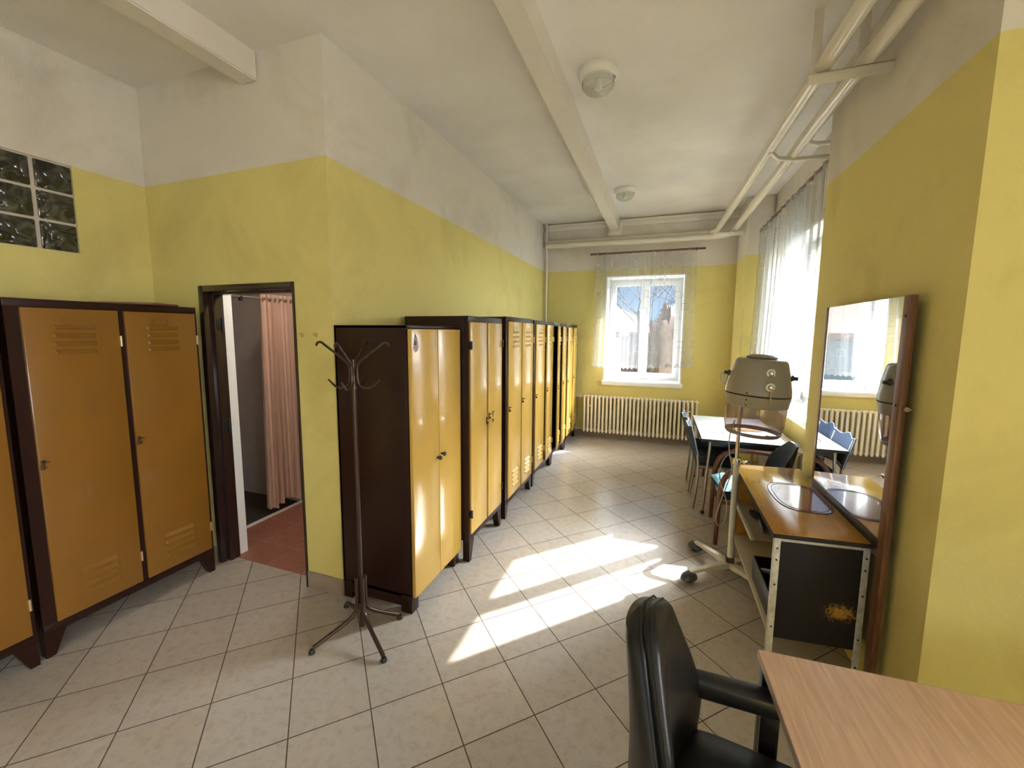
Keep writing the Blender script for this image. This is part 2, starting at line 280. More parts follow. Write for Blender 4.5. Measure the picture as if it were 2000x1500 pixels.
def panel_wear_mat():
    m = bpy.data.materials.new('dark_board_worn'); m.use_nodes = True; nt = m.node_tree; b = nt.nodes['Principled BSDF']; N = nt.nodes; L = nt.links
    tc = N.new('ShaderNodeTexCoord'); mp = N.new('ShaderNodeMapping'); L.new(tc.outputs['Object'], mp.inputs[0])
    # wear patch centred on local (0.30, *, 0.36)
    mp.vector_type = 'TEXTURE'; mp.inputs['Location'].default_value = (0.305, 0.0, 0.365); mp.inputs['Scale'].default_value = (0.085, 10, 0.055)
    ln = N.new('ShaderNodeVectorMath'); ln.operation = 'LENGTH'; L.new(mp.outputs[0], ln.inputs[0])
    n = N.new('ShaderNodeTexNoise'); n.inputs['Scale'].default_value = 75; n.inputs['Detail'].default_value = 8; n.inputs['Roughness'].default_value = 0.8; L.new(tc.outputs['Object'], n.inputs['Vector'])
    s = N.new('ShaderNodeMath'); s.operation = 'SUBTRACT'; L.new(n.outputs['Fac'], s.inputs[0])
    q = N.new('ShaderNodeMath'); q.operation = 'MULTIPLY'; L.new(ln.outputs['Value'], q.inputs[0]); q.inputs[1].default_value = 0.28; L.new(q.outputs[0], s.inputs[1])
    r = N.new('ShaderNodeMapRange'); r.inputs['From Min'].default_value = 0.28; r.inputs['From Max'].default_value = 0.42; L.new(s.outputs[0], r.inputs['Value'])
    mx = N.new('ShaderNodeMix'); mx.data_type = 'RGBA'; L.new(r.outputs[0], mx.inputs['Factor']); mx.inputs['A'].default_value = (0.016, 0.013, 0.014, 1); mx.inputs['B'].default_value = (0.42, 0.22, 0.05, 1)
    L.new(mx.outputs['Result'], b.inputs['Base Color']); b.inputs['Roughness'].default_value = 0.65; b.inputs['Specular IOR Level'].default_value = 0.25; return m
M_endworn = panel_wear_mat()

# ------------------------------------------------------------------ mesh building
class MB:
    def __init__(s): s.bm = bmesh.new(); s.uv = None
    def box(s, x0, x1, y0, y1, z0, z1, bev=0.0, M=None):
        vs = []
        r = bmesh.ops.create_cube(s.bm, size=1.0)
        for v in r['verts']:
            v.co = Vector((x0 + (v.co.x + .5) * (x1 - x0), y0 + (v.co.y + .5) * (y1 - y0), z0 + (v.co.z + .5) * (z1 - z0)))
        vs = r['verts']
        if bev > 0:
            es = {e for v in vs for e in v.link_edges}
            rb = bmesh.ops.bevel(s.bm, geom=list(es), offset=bev, segments=2, profile=0.5, affect='EDGES')
            vs = list({v for f in rb['faces'] for v in f.verts} | {v for v in vs if v.is_valid})
        if M is not None:
            for v in vs: v.co = M @ v.co
        return s
    def hexa(s, pts):   # 8 points: bottom 4 (ccw), top 4
        v = [s.bm.verts.new(p) for p in pts]
        for f in ((3, 2, 1, 0), (4, 5, 6, 7), (0, 1, 5, 4), (1, 2, 6, 5), (2, 3, 7, 6), (3, 0, 4, 7)): s.bm.faces.new([v[i] for i in f])
        return s
    def tube(s, pts, r, seg=10, closed=False, cap=True, smooth=0):
        pts = [Vector(p) for p in pts]
        rs = r if isinstance(r, (list, tuple)) else [r] * len(pts)
        if smooth:
            for _ in range(smooth):
                np_, nr = [], []
                n = len(pts)
                rng = range(n) if closed else range(n - 1)
                if not closed: np_.append(pts[0]); nr.append(rs[0])
                for i in rng:
                    a, b = pts[i], pts[(i + 1) % n]; ra, rb = rs[i], rs[(i + 1) % n]
                    np_ += [a * .75 + b * .25, a * .25 + b * .75]; nr += [ra * .75 + rb * .25, ra * .25 + rb * .75]
                if not closed: np_.append(pts[-1]); nr.append(rs[-1])
                pts, rs = np_, nr
        n = len(pts); rings = []; up = None
        for i, p in enumerate(pts):
            if closed: t = (pts[(i + 1) % n] - pts[i - 1]).normalized()
            elif i == 0: t = (pts[1] - pts[0]).normalized()
            elif i == n - 1: t = (pts[-1] - pts[-2]).normalized()
            else: t = ((pts[i + 1] - p).normalized() + (p - pts[i - 1]).normalized()).normalized()
            if up is None:
                up = Vector((0, 0, 1)) if abs(t.z) < 0.9 else Vector((1, 0, 0))
            a = (up - t * up.dot(t)).normalized(); up = a; b = t.cross(a)
            rings.append([s.bm.verts.new(p + (a * math.cos(2 * PI * k / seg) + b * math.sin(2 * PI * k / seg)) * rs[i]) for k in range(seg)])
        m = n if closed else n - 1
        for i in range(m):
            A, B = rings[i], rings[(i + 1) % n]
            for k in range(seg): s.bm.faces.new((A[k], A[(k + 1) % seg], B[(k + 1) % seg], B[k]))
        if cap and not closed:
            s.bm.faces.new(list(reversed(rings[0]))); s.bm.faces.new(rings[-1])
        return s
    def lathe(s, prof, center=(0, 0, 0), seg=32, axis='Z', sx=1.0, sy=1.0):
        c = Vector(center); rings = []
        def P(r, h, a):
            x, y = r * math.cos(a) * sx, r * math.sin(a) * sy
            return {'Z': Vector((x, y, h)), 'X': Vector((h, x, y)), 'Y': Vector((x, h, y))}[axis] + c
        for r, h in prof:
            if r < 1e-6: rings.append([s.bm.verts.new(P(0, h, 0))])
            else: rings.append([s.bm.verts.new(P(r, h, 2 * PI * k / seg)) for k in range(seg)])
        for A, B in zip(rings, rings[1:]):
            for k in range(seg):
                k2 = (k + 1) % seg
                if len(A) == 1 and len(B) == 1: continue
                if len(A) == 1: s.bm.faces.new((A[0], B[k2], B[k]))
                elif len(B) == 1: s.bm.faces.new((A[k], A[k2], B[0]))
                else: s.bm.faces.new((A[k], A[k2], B[k2], B[k]))
        return s
    def loft(s, rings, cap=True):
        R = [[s.bm.verts.new(p) for p in r] for r in rings]; n = len(R[0])
        for A, B in zip(R, R[1:]):
            for k in range(n): s.bm.faces.new((A[k], A[(k + 1) % n], B[(k + 1) % n], B[k]))
        if cap: s.bm.faces.new(list(reversed(R[0]))); s.bm.faces.new(R[-1])
        return s
    def sheet(s, fn, nu, nv, uvs=None):
        if uvs: s.uv = s.bm.loops.layers.uv.verify()
        G = [[s.bm.verts.new(fn(i / nu, j / nv)) for j in range(nv + 1)] for i in range(nu + 1)]
        for i in range(nu):
            for j in range(nv):
                f = s.bm.faces.new((G[i][j], G[i + 1][j], G[i + 1][j + 1], G[i][j + 1]))
                if uvs:
                    for l, (a, b) in zip(f.loops, ((i, j), (i + 1, j), (i + 1, j + 1), (i, j + 1))): l[s.uv].uv = (a / nu * uvs[0], b / nv * uvs[1])
        return s
    def prism(s, outline, z0, z1):
        A = [s.bm.verts.new((x, y, z0)) for x, y in outline]; B = [s.bm.verts.new((x, y, z1)) for x, y in outline]; n = len(A)
        s.bm.faces.new(list(reversed(A))); s.bm.faces.new(B)
        for k in range(n): s.bm.faces.new((A[k], A[(k + 1) % n], B[(k + 1) % n], B[k]))
        return s
    def xf(s, M):
        bmesh.ops.transform(s.bm, matrix=M, verts=s.bm.verts); return s
    def build(s, name, material, parent=None, loc=None, smooth=True, ang=38, recalc=True):
        if recalc: bmesh.ops.recalc_face_normals(s.bm, faces=s.bm.faces)
        if smooth:
            for f in s.bm.faces: f.smooth = True
            for e in s.bm.edges:
                if len(e.link_faces) == 2:
                    try:
                        if e.calc_face_angle() > math.radians(ang): e.smooth = False
                    except ValueError: pass
        me = bpy.data.meshes.new(name); s.bm.to_mesh(me); s.bm.free(); me.materials.append(material)
        o = bpy.data.objects.new(name, me); COL.objects.link(o)
        if parent is not None: o.parent = parent
        if loc is not None: o.location = loc
        return o
def tag(o, label=None, cat=None, group=None, kind=None):
    if label: o['label'] = label
    if cat: o['category'] = cat
    if group: o['group'] = group
    if kind: o['kind'] = kind
    return o
def thing(name, label, cat, loc=(0, 0, 0), rz=0, group=None):
    o = bpy.data.objects.new(name, None); COL.objects.link(o); o.empty_display_size = 0.1
    o.location = loc; o.rotation_euler = (0, 0, rz)
    return tag(o, label, cat, group)
def struct(name, mb, material, **k):
    return tag(mb.build(name, material, smooth=k.pop('smooth', False)), kind='structure')
def copy_tree(o, parent=None):
    c = o.copy(); COL.objects.link(c)
    if parent is not None: c.parent = parent
    for ch in list(o.children): copy_tree(ch, c)
    return c

# ------------------------------------------------------------------ room shell
CZ = 3.366                       # ceiling height near the camera; it rises slightly to the far end
XL, XG, YP, YB, XM, XR2, XR = -3.49, -1.86, 1.98, 6.74, 1.02, 1.28, 3.25
YR = -2.65
def ceil_z(y): return CZ + max(0, y - YP) * 0.017
struct('floor', MB().box(XL - .1, XR + .1, YR - .1, YP + .09, -.1, 0).box(XG - .1, XR2 + .3, YP + .09, YB + .4, -.1, 0), M_tile)
mb = MB().hexa([(XL - .1, YR - .1, CZ), (XR + .1, YR - .1, CZ), (XR + .1, YP, CZ), (XL - .1, YP, CZ), (XL - .1, YR - .1, CZ + .1), (XR + .1, YR - .1, CZ + .1), (XR + .1, YP, CZ + .1), (XL - .1, YP, CZ + .1)])
z1 = ceil_z(YB + .4)
XE = XR2 + .33
mb.hexa([(XG - .1, YP, CZ), (XE, YP, CZ), (XE, YB + .4, z1), (XG - .1, YB + .4, z1), (XG - .1, YP, CZ + .1), (XE, YP, CZ + .1), (XE, YB + .4, z1 + .1), (XG - .1, YB + .4, z1 + .1)])
struct('ceiling', mb, M_ceil)
# left wall with the hole of the glass blocks
GB = (0.855, 1.59, 2.185, 2.715)
mb = MB().box(XL - .12, XL, YR, GB[0], 0, CZ).box(XL - .12, XL, GB[1], YP, 0, CZ).box(XL - .12, XL, GB[0], GB[1], 0, GB[2]).box(XL - .12, XL, GB[0], GB[1], GB[3], CZ)
struct('wall_left', mb, M_wall)
# partition with the doorway
DX0, DX1, DZ = -3.007, -2.146, 2.012
TP = 0.11
mb = MB().box(XL - .12, DX0, YP, YP + TP, 0, CZ).box(DX1, XG, YP, YP + TP, 0, CZ).box(DX0, DX1, YP, YP + TP, DZ, CZ)
struct('wall_partition', mb, M_wall)
struct('wall_long', MB().box(XG - .12, XG, YP + TP, YB + .5, 0, 3.6), M_wall)
# back wall with window 1
W1 = (-0.845, 0.325, 0.905, 2.60)
mb = MB().box(XG - .12, W1[0], YB, YB + .5, 0, 3.6).box(W1[1], XR2 + .6, YB, YB + .5, 0, 3.6).box(W1[0], W1[1], YB, YB + .5, 0, W1[2]).box(W1[0], W1[1], YB, YB + .5, W1[3], 3.6)
struct('wall_back', mb, M_wallback)
# window wall with window 2
W2 = (4.06, 5.50, 0.905, 2.715)
TW = 0.34
mb = MB().box(XR2, XR2 + TW, 3.40, W2[0], 0, 3.6).box(XR2, XR2 + TW, W2[1], YB, 0, 3.6).box(XR2, XR2 + TW, W2[0], W2[1], 0, W2[2]).box(XR2, XR2 + TW, W2[0], W2[1], W2[3], 3.6)
struct('wall_right_far', mb, M_wall)
struct('wall_pier', MB().box(XM, XR2 + TW, 1.95, 3.48, 0, 3.6), M_wall)
struct('wall_corner_pillar', MB().box(.975, XR2, 6.10, YB, 0, 3.6, bev=0.03), M_wall)
struct('wall_right_turn', MB().box(XR2 + .005, XR + .1, 1.985, 2.15, 0, 3.6), M_wall)
# unseen walls of the near room; the rear opening is added to let light in
mb = MB().box(XR, XR + .3, YR, -1.9, 0, 3.5).box(XR, XR + .3, -0.3, 2.0, 0, 3.5).box(XR, XR + .3, -1.9, -0.3, 0, .95).box(XR, XR + .3, -1.9, -0.3, 2.55, 3.5)
struct('wall_right_near', mb, M_wall)
mb = MB().box(XL - .12, -1.9, YR - .3, YR, 0, 3.5).box(1.1, XR + .3, YR - .3, YR, 0, 3.5).box(-1.9, 1.1, YR - .3, YR, 0, .85).box(-1.9, 1.1, YR - .3, YR, 2.65, 3.5)
struct('wall_rear', mb, M_wall)

# ceiling beams
def beam(name, x0, x1, ya, yb, za, zb):
    mb = MB().hexa([(x0, ya, za), (x1, ya, za), (x1, yb, zb), (x0, yb, zb), (x0, ya, ceil_z(ya) + .02), (x1, ya, ceil_z(ya) + .02), (x1, yb, ceil_z(yb) + .02), (x0, yb, ceil_z(yb) + .02)])
    bmesh.ops.bevel(mb.bm, geom=[e for e in mb.bm.edges], offset=0.008, segments=2, affect='EDGES')
    return struct(name, mb, M_beam, smooth=True)
beam('trim_1', -2.485, -2.355, YR, YP, 3.205, 3.205)
bm_ = beam('trim_2', -0.80, -0.665, YR, YB, 3.20, 3.265)
# coved mouldings at the far end of the ceiling
mb = MB()
zb = ceil_z(YB)
for x0, x1 in ((XG, -0.82), (-0.645, .975)):
    mb.tube([(x0, YB - .05, zb - .03), (x1, YB - .05, zb - .03)], 0.022, 10)
    mb.box(x0, x1, YB - .03, YB, zb - .11, zb, 0.004)
mb.box(-0.845, -0.62, YB - .035, YB, 3.16, zb, .006).box(-0.83, -0.635, YB - .05, YB - .03, 3.20, zb, .006)
mb.box(XG, XG + .03, YB - .03, YB, 3.1, zb, .004)
struct('trim_3', mb, M_beam, smooth=True)

# skirting
struct('baseboard_partition', MB().box(DX1, XG + .006, YP - .008, YP, 0, .115, .002).box(XL, DX0, YP - .008, YP, 0, .115, .002), M_base)
struct('baseboard_back', MB().box(XG, .97, YB - .012, YB, 0, .105, .003), M_base)
struct('baseboard_long', MB().box(XG, XG + .008, YP - .008, YB - .012, 0, .115, .002), M_base)
struct('baseboard_left', MB().box(XL, XL + .008, YR, YP - .008, 0, .115, .002), M_base)

# ------------------------------------------------------------------ windows
def casement(name, W, glass_pos, axis, inward):
    """two-leaf window filling the opening W=(a0,a1,z0,z1); axis 'x' runs along x (in a wall facing -y), 'y' along y (wall facing -x)"""
    a0, a1, z0, z1 = W
    root = None
    def bx(mb, a, b, d0, d1, z0_, z1_, bev=.004):
        if axis == 'x': mb.box(a, b, glass_pos + d0, glass_pos + d1, z0_, z1_, bev)
        else: mb.box(glass_pos + d0, glass_pos + d1, a, b, z0_, z1_, bev)
    t = 0.055
    mb = MB()
    bx(mb, a0, a0 + t, -.03, .04, z0, z1); bx(mb, a1 - t, a1, -.03, .04, z0, z1); bx(mb, a0 + t, a1 - t, -.03, .04, z0, z0 + t); bx(mb, a0 + t, a1 - t, -.03, .04, z1 - t, z1)
    root = struct(name, mb, M_white, smooth=True)
    mid = (a0 + a1) / 2; s = 0.062
    for k, (p, q) in enumerate(((a0 + t - .012, mid - .004), (mid + .004, a1 - t + .012))):
        mb = MB()
        zz0, zz1 = z0 + t - .012, z1 - t + .012
        bx(mb, p, p + s, -.052, -.0, zz0, zz1, .006); bx(mb, q - s, q, -.052, -.0, zz0, zz1, .006)
        bx(mb, p + s, q - s, -.052, -.0, zz0, zz0 + s, .006); bx(mb, p + s, q - s, -.052, -.0, zz1 - s, zz1, .006)
        sash = mb.build('window_sash', M_white, root)
        g = MB(); bx(g, p + s, q - s, -.028, -.022, zz0 + s, zz1 - s, 0); g.build('pane', M_glass, sash, smooth=False)
        if k == 0:
            h = MB(); zc = z0 + (z1 - z0) * .36
            bx(h, q - .045, q - .02, -.062, -.05, zc - .04, zc + .04); bx(h, q - .042, q - .023, -.085, -.06, zc - .01, zc + .01); bx(h, q - .042, q - .024, -.088, -.072, zc - .01, zc + .12, .005)
            h.build('window_handle', M_white, sash)
    return root
w1 = casement('window_1', (W1[0] + .02, W1[1] - .02, W1[2] + .045, W1[3] - .02), YB + .44, 'x', 1)
w2 = casement('window_2', (W2[0] + .02, W2[1] - .02, W2[2] + .045, W2[3] - .02), XR2 + .25, 'y', 1)
# white plastered reveals and sills
mb = MB()
mb.box(W1[0], W1[0] + .02, YB - .004, YB + .5, W1[2], W1[3]).box(W1[1] - .02, W1[1], YB - .004, YB + .5, W1[2], W1[3]).box(W1[0], W1[1], YB - .004, YB + .5, W1[3] - .02, W1[3])
mb.build('window_reveal', M_reveal, w1, smooth=False)
MB().box(W1[0] - .02, W1[1] + .02, YB - .05, YB + .44, W1[2] - .03, W1[2] + .04, .008).build('window_sill', M_white, w1)
mb = MB()
mb.box(XR2 - .004, XR2 + TW, W2[0], W2[0] + .02, W2[2], W2[3]).box(XR2 - .004, XR2 + TW, W2[1] - .02, W2[1], W2[2], W2[3]).box(XR2 - .004, XR2 + TW, W2[0], W2[1], W2[3] - .02, W2[3])
mb.build('window_reveal', M_reveal, w2, smooth=False)
MB().box(XR2 - .05, XR2 + .25, W2[0] - .02, W2[1] + .02, W2[2] - .03, W2[2] + .04, .008).build('window_sill', M_white, w2)
# the unseen near-room windows, plain frames; the rear one added for fill light
for nm, ax, W, pos in (('window_3', 'y', (-1.9, -0.3, .95, 2.55), XR + .2), ('window_rear_added', 'x', (-1.9, 1.1, .85, 2.65), YR - .2)):
    mb = MB()
    def bx(a, b, z0, z1):
        if ax == 'x': mb.box(a, b, pos - .03, pos + .03, z0, z1)
        else: mb.box(pos - .03, pos + .03, a, b, z0, z1)
    a0, a1, z0, z1 = W
    bx(a0, a0 + .08, z0, z1); bx(a1 - .08, a1, z0, z1); bx((a0 + a1) / 2 - .07, (a0 + a1) / 2 + .07, z0, z1); bx(a0, a1, z0, z0 + .1); bx(a0, a1, z1 - .1, z1)
    struct(nm, mb, M_white)
# glass blocks
mb = MB().box(XL - .09, XL - .012, GB[0], GB[1], GB[2], GB[3])
w5 = struct('window_5', mb, mat('block_mortar', (0.50, 0.44, 0.36), 0.8))
for c in range(4):
    for r in range(3):
        y1 = GB[1] - .002 - c * .184; y0 = y1 - .166; z0 = GB[2] + .004 + r * .1765; z1 = z0 + .163
        MB().box(XL - .085, XL - .004, y0, y1, z0, z1, .008).build('glass_block', M_gblock, w5)

# ------------------------------------------------------------------ doorway and shower room
mb = MB()
def wrap(mb, x0, x1, z1, y0, y1, t):
    mb.box(x0, x0 + t, y0, y1, 0, z1, .006).box(x1 - .014, x1, y0, y1, 0, z1, .004).box(x0 + t, x1 - .014, y0, y1, z1 - .045, z1, .006)
wrap(mb, DX0, DX1, DZ, YP - .012, YP + TP + .003, .045)
mb.box(DX0 + .04, DX0 + .075, YP + .035, YP + TP, 0, DZ - .04, .006).box(DX0 + .04, DX1 - .01, YP + .035, YP + TP, DZ - .06, DZ - .04, .004)
dr = struct('door_1', mb, M_doorframe, smooth=True)
MB().box(DX0 - .02, DX0 + .055, YP + TP + .003, YP + TP + .075, 0, DZ + .05, .004).build('door_lining', M_reveal, dr)
for z in (1.75, 1.02): MB().box(DX0 + .073, DX0 + .08, YP + .05, YP + .08, z - .04, z + .04, .002).tube([(DX0 + .08, YP + .09, z - .05), (DX0 + .08, YP + .09, z + .05)], .006, 8).build('hinge', M_black, dr)
YS = 3.02; XS = -3.30
struct('floor_shower_room', MB().box(XS, XG - .12, YP + .085, YS, -.1, .001), M_terra)
struct('floor_shower', MB().box(-4.3, XS - .02, YP + TP, YS, -.1, .002), M_showerfloor)
struct('trim_4', MB().box(XS - .03, XS, YP + TP, YS, -.05, .014, .003), M_curb)
struct('wall_shower_back', MB().box(-4.4, XG - .12, YS, YS + .1, -.1, 2.9), M_bath)
struct('wall_shower_left', MB().box(-4.4, -4.3, YP, YS, -.1, 2.9), M_bath)
struct('wall_shower_front', MB().box(-4.3, XL - .12, YP, YP + TP, -.1, 2.9).box(XL - .12, DX0 - .02, YP + TP, YP + TP + .02, 0, 2.9).box(DX1, XG - .12, YP + TP, YP + TP + .02, 0, 2.9), M_bath)
struct('ceiling_shower', MB().box(-4.4, XG - .12, YP + TP, YS + .1, 2.8, 2.9), M_bath)
rod = thing('shower_rail', 'thin grey rail carrying the pink shower curtain beyond the doorway', 'curtain rail', (XS, 2.6, 1.99))
MB().tube([(0, -.50, 0), (0, .42, 0)], .011, 10).build('rail', M_tube, rod)
MB().box(-.012, .012, -.115, -.09, -.035, .005, .003).build('hook', M_black, rod)
def cur(u, v):
    a = u * 2 * PI * 6.5
    y = 2.66 + u * .36 - .03 * (v) * (1 - u); x = XS + .045 * math.sin(a) * (.45 + .55 * v) + .012 * math.sin(a * 2.3 + 1)
    return Vector((x, y + .012 * math.cos(a), 2.03 - v * (1.93 + .03 * math.sin(u * 9))))
sc = MB().sheet(cur, 130, 24).build('shower_curtain', M_pinkcurtain)
tag(sc, 'pink shower curtain hanging in long folds, seen through the doorway', 'curtain')
mb = MB()
lp = bpy.data.lights.new('shower_room_lamp', 'AREA'); lo = bpy.data.objects.new('shower_room_lamp', lp); COL.objects.link(lo)
lp.shape = 'DISK'; lp.size = .25; lp.energy = 9; lp.color = (1, .93, .86); lo.location = (-2.5, 2.5, 2.78)

# ------------------------------------------------------------------ lockers
def ring_hexa(x0, x1, ya, yb, yc, yd, z0, z1):  # tapered foot: bottom ya..yb, top yc..yd
    return [(x0, ya, z0), (x1, ya, z0), (x1, yb, z0), (x0, yb, z0), (x0, yc, z1), (x1, yc, z1), (x1, yd, z1), (x0, yd, z1)]
def door_mesh(w, h, vents=True, t=.02):
    mb = MB(); mb.box(-t, .0, 0, w, 0, h, .004)
    if vents:
        vy0, vy1 = w * .27, w * .72
        for base in (h - .235, .085):
            for k in range(4):
                z = base + k * .043
                a, b = vy0, vy1
                # raised louvre: lip slanting outwards with rounded ends
                mb.hexa([(-.001, a, z), (.015, a + .010, z + .003), (.015, b - .010, z + .003), (-.001, b, z), (-.001, a, z + .024), (.001, a + .004, z + .022), (.001, b - .004, z + .022), (-.001, b, z + .024)])
    return mb
def make_locker(W, H, label, rz, loc, zfoot=.125, vents=True, style='row', D=.52, open_angles=(0, 0), left=.052, right=.016, om=None):
    om = om or M_ochre
    t = thing('locker', label, 'locker', loc, rz, None)
    mb = MB(); th = .012
    # carcass: sides, back, top, bottom, shelf
    mb.box(-D, -.001, 0, th, zfoot, H, .003).box(-D, -.001, W - th, W, zfoot, H, .003).box(-D, -D + th, th, W - th, zfoot, H)
    mb.box(-D, -.001, th, W - th, H - .02, H, .003).box(-D, -.001, th, W - th, zfoot, zfoot + .02).box(-D + .01, -.05, th, W - th, H - .35, H - .335)
    # front face frame
    mid = left + (W - left - right - .03) / 2
    mb.box(-.03, .0012, -.0005, left, zfoot + .0005, H - .0425, 0).box(-.03, .0012, W - right, W + .0005, zfoot + .0005, H - .0425, 0).box(-.03, .0016, -.001, W + .001, H - .042, H + .001, .003).box(-.03, .0016, -.001, W + .001, zfoot - .001, zfoot + .05, .003)
    mb.box(-.03, .0010, mid, mid + .03, zfoot + .051, H - .0425, 0).box(-.5, -.03, mid + .01, mid + .02, zfoot, H)
    mb.build('body', M_brown, t)
    for y, s in ((0, 1), (W, -1)):
        for x0, x1 in ((-.05, .002), (-D, -D + .05)):
            ya, yb = sorted((y, y + s * .035)); yc, yd = sorted((y, y + s * .085))
            MB().hexa(ring_hexa(x0, x1, ya, yb, yc, yd, 0, zfoot)).build('leg', M_brown, t)
    dw = mid - left; z0 = zfoot + .05; dh = H - .042 - z0
    for k, y0 in enumerate((left, mid + .03)):
        wd = dw if k == 0 else W - right - mid - .03
        hinge_right = True
        mb = door_mesh(wd, dh, vents)
        if style == 'pair' and k == 0: hinge_right = False
        if hinge_right: mb.xf(Matrix.Translation((0, -wd, 0)))
        d = mb.build('door', om, t, (.014, y0 + (wd if hinge_right else 0), z0))
        d.rotation_euler = (0, 0, (-open_angles[k] if False else open_angles[k]))
        e = -1 if hinge_right else 1         # direction of the door from its hinge
        for hz in (dh * .10, dh * .895):
            MB().box(-.012, .008, -.006, .006, hz - .028, hz + .028, .002).tube([(.006, 0, hz - .03), (.006, 0, hz + .03)], .006, 8).build('hinge', mat('hinge_brass', (.42, .30, .14), .4, metal=.5) if style != 'pair' else M_black, d)
        lz = (dh * .52 if k == 0 else dh * .535)
        ly = e * (wd - .012)
        lk = MB().box(.0, .004, ly - .009, ly + .009, lz - .030, lz + .022, .001)
        lk.tube([(.004, ly, lz + .01), (.018, ly, lz + .01), (.020, ly + .022, lz + .008)], .0032, 8)
        lk.lathe([(0, 0), (.010, 0), (.010, .012), (.006, .016), (0, .016)], (.0, ly, lz - .018), 14, 'X')
        lk.build('lock', M_brass, d)
        if vents:
            lh = MB(); c = e * wd * .53; zt = dh - .075; hw = .042
            for a, b, c0, c1 in ((c - hw, c - hw + .005, zt, zt + .032), (c + hw - .005, c + hw, zt, zt + .032), (c - hw, c + hw, zt, zt + .005), (c - hw, c + hw, zt + .028, zt + .032)):
                lh.box(-.001, .004, a, b, c0, c1, .001)
            lh.build('label_holder', om, d)
    return t
LF = -2.93
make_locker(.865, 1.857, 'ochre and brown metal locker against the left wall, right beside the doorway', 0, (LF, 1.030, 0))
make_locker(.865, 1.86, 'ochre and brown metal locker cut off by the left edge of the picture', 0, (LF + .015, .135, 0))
RF = -1.27
make_locker(.645, 1.822, 'tall locker without vents, behind the locker nearest the coat stand', 0, (RF, 2.625, 0), zfoot=.16, vents=False, style='pair', left=.018, right=.018, om=M_ochre2)
make_locker(.80, 1.845, 'vented locker third from the coat stand along the long wall', 0, (RF, 3.378, 0), om=M_ochre2)
make_locker(.815, 1.838, 'vented locker fourth from the coat stand along the long wall', 0, (RF, 4.232, 0), om=M_ochre2, open_angles=(0.0, 0.06))
make_locker(.765, 1.832, 'vented locker with both doors slightly ajar, second from the far radiator', 0, (RF, 5.062, 0), om=M_ochre2, open_angles=(0.16, 0.10))
make_locker(.80, 1.826, 'ochre locker at the far end of the row, beside the radiator corner', 0, (RF, 5.850, 0), om=M_ochre2, open_angles=(0.03, 0.05))
# nearest locker of the row: plain overlay doors and knobs
t = thing('wardrobe_locker', 'lower locker with plain overlay doors and a sticker, beside the coat stand', 'locker', (-1.345, 1.985, 0))
W, H = .612, 1.745
mb = MB().box(-.51, -.0, 0, .014, .04, H, .003).box(-.51, 0, W - .014, W, .04, H, .003).box(-.51, -.497, 0, W, .04, H).box(-.51, 0, 0, W, H - .018, H, .003).box(-.51, 0, 0, W, .10, .12)
mb.build('body', M_brown, t)
for y0 in (0, W - .07):
    for x0 in (-.075, -.51): MB().box(x0, x0 + .065 + (.012 if x0 > -.1 else 0), y0 - .002, y0 + .072, 0, .115, .004).build('leg', M_brown, t)
for k, (a, b) in enumerate(((.004, .3045), (.3075, W + .004))):
    d = MB().box(.0, .024, 0, b - a, 0, H - .02 - .105, .005).build('door', M_ochre2, t, (.003, a, .105))
    y = (b - a - .028) if k == 0 else .022; z = .80 if k == 0 else .812
    MB().lathe([(0, .0), (.007, 0), (.006, .014), (.014, .020), (.016, .028), (.010, .034), (0, .036)], (.024, y, z), 16, 'X').build('knob', M_black, d)
    if k == 0:
        pts = [(.0, .0), (.018, -.02), (.042, -.012), (.055, .015), (.050, .045), (.036, .075), (.020, .088), (.008, .06), (.0, .03)]
        s = MB(); vs = [s.bm.verts.new((.0247, .022 + px * 1.0, 1.505 + pz)) for px, pz in pts]; s.bm.faces.new(vs)
        m = bpy.data.materials.new('worn_sticker'); m.use_nodes = True; nt = m.node_tree; b_ = nt.nodes['Principled BSDF']
        tcn = nt.nodes.new('ShaderNodeTexCoord'); n = nt.nodes.new('ShaderNodeTexNoise'); n.inputs['Scale'].default_value = 38; cr = nt.nodes.new('ShaderNodeValToRGB'); cr.color_ramp.interpolation = 'CONSTANT'
        e = cr.color_ramp.elements; e[0].color = (.03, .03, .04, 1); e[1].position = .46; e[1].color = (.45, .43, .42, 1); e2 = e.new(.55); e2.color = (.55, .25, .14, 1); e3 = e.new(.62); e3.color = (.16, .17, .20, 1)
        nt.links.new(tcn.outputs['Object'], n.inputs[0]); nt.links.new(n.outputs[0], cr.inputs[0]); nt.links.new(cr.outputs[0], b_.inputs['Base Color']); b_.inputs['Roughness'].default_value = .5
        st = s.build('sticker', m, d, smooth=False); st['label'] = 'small torn dark and orange sticker'
# marks and hooks by the locks of the plain tall locker
L2 = [o for o in COL.objects if o.get('label', '').startswith('tall locker without vents')][0]
def mark(strokes, name):
    # one scratched or hung sign per part
    bm_ = MB()
    pts = strokes[0][0]; r = strokes[0][1]
    bm_.tube([(.036, a - 2.625, b) for a, b in pts], r, 6)
    bm_.build(name, M_brass, L2)
mark([([(2.985, 1.082), (3.000, 1.062), (2.996, 1.035)], .0035)], 'painted_mark')
mark([([(3.024, 1.080), (3.002, 1.062)], .0035)], 'painted_mark')
mark([([(2.985, 1.018), (3.004, 1.020), (3.008, 1.002), (2.990, .996)], .005)], 'key_hook')
mark([([(2.868, 1.052), (2.868, 1.036), (2.885, 1.036), (2.887, 1.054)], .0025)], 'painted_mark')
mark([([(2.880, 1.000), (2.880, 1.018), (2.896, 1.016), (2.896, .998), (2.882, .999)], .005)], 'key_hook')
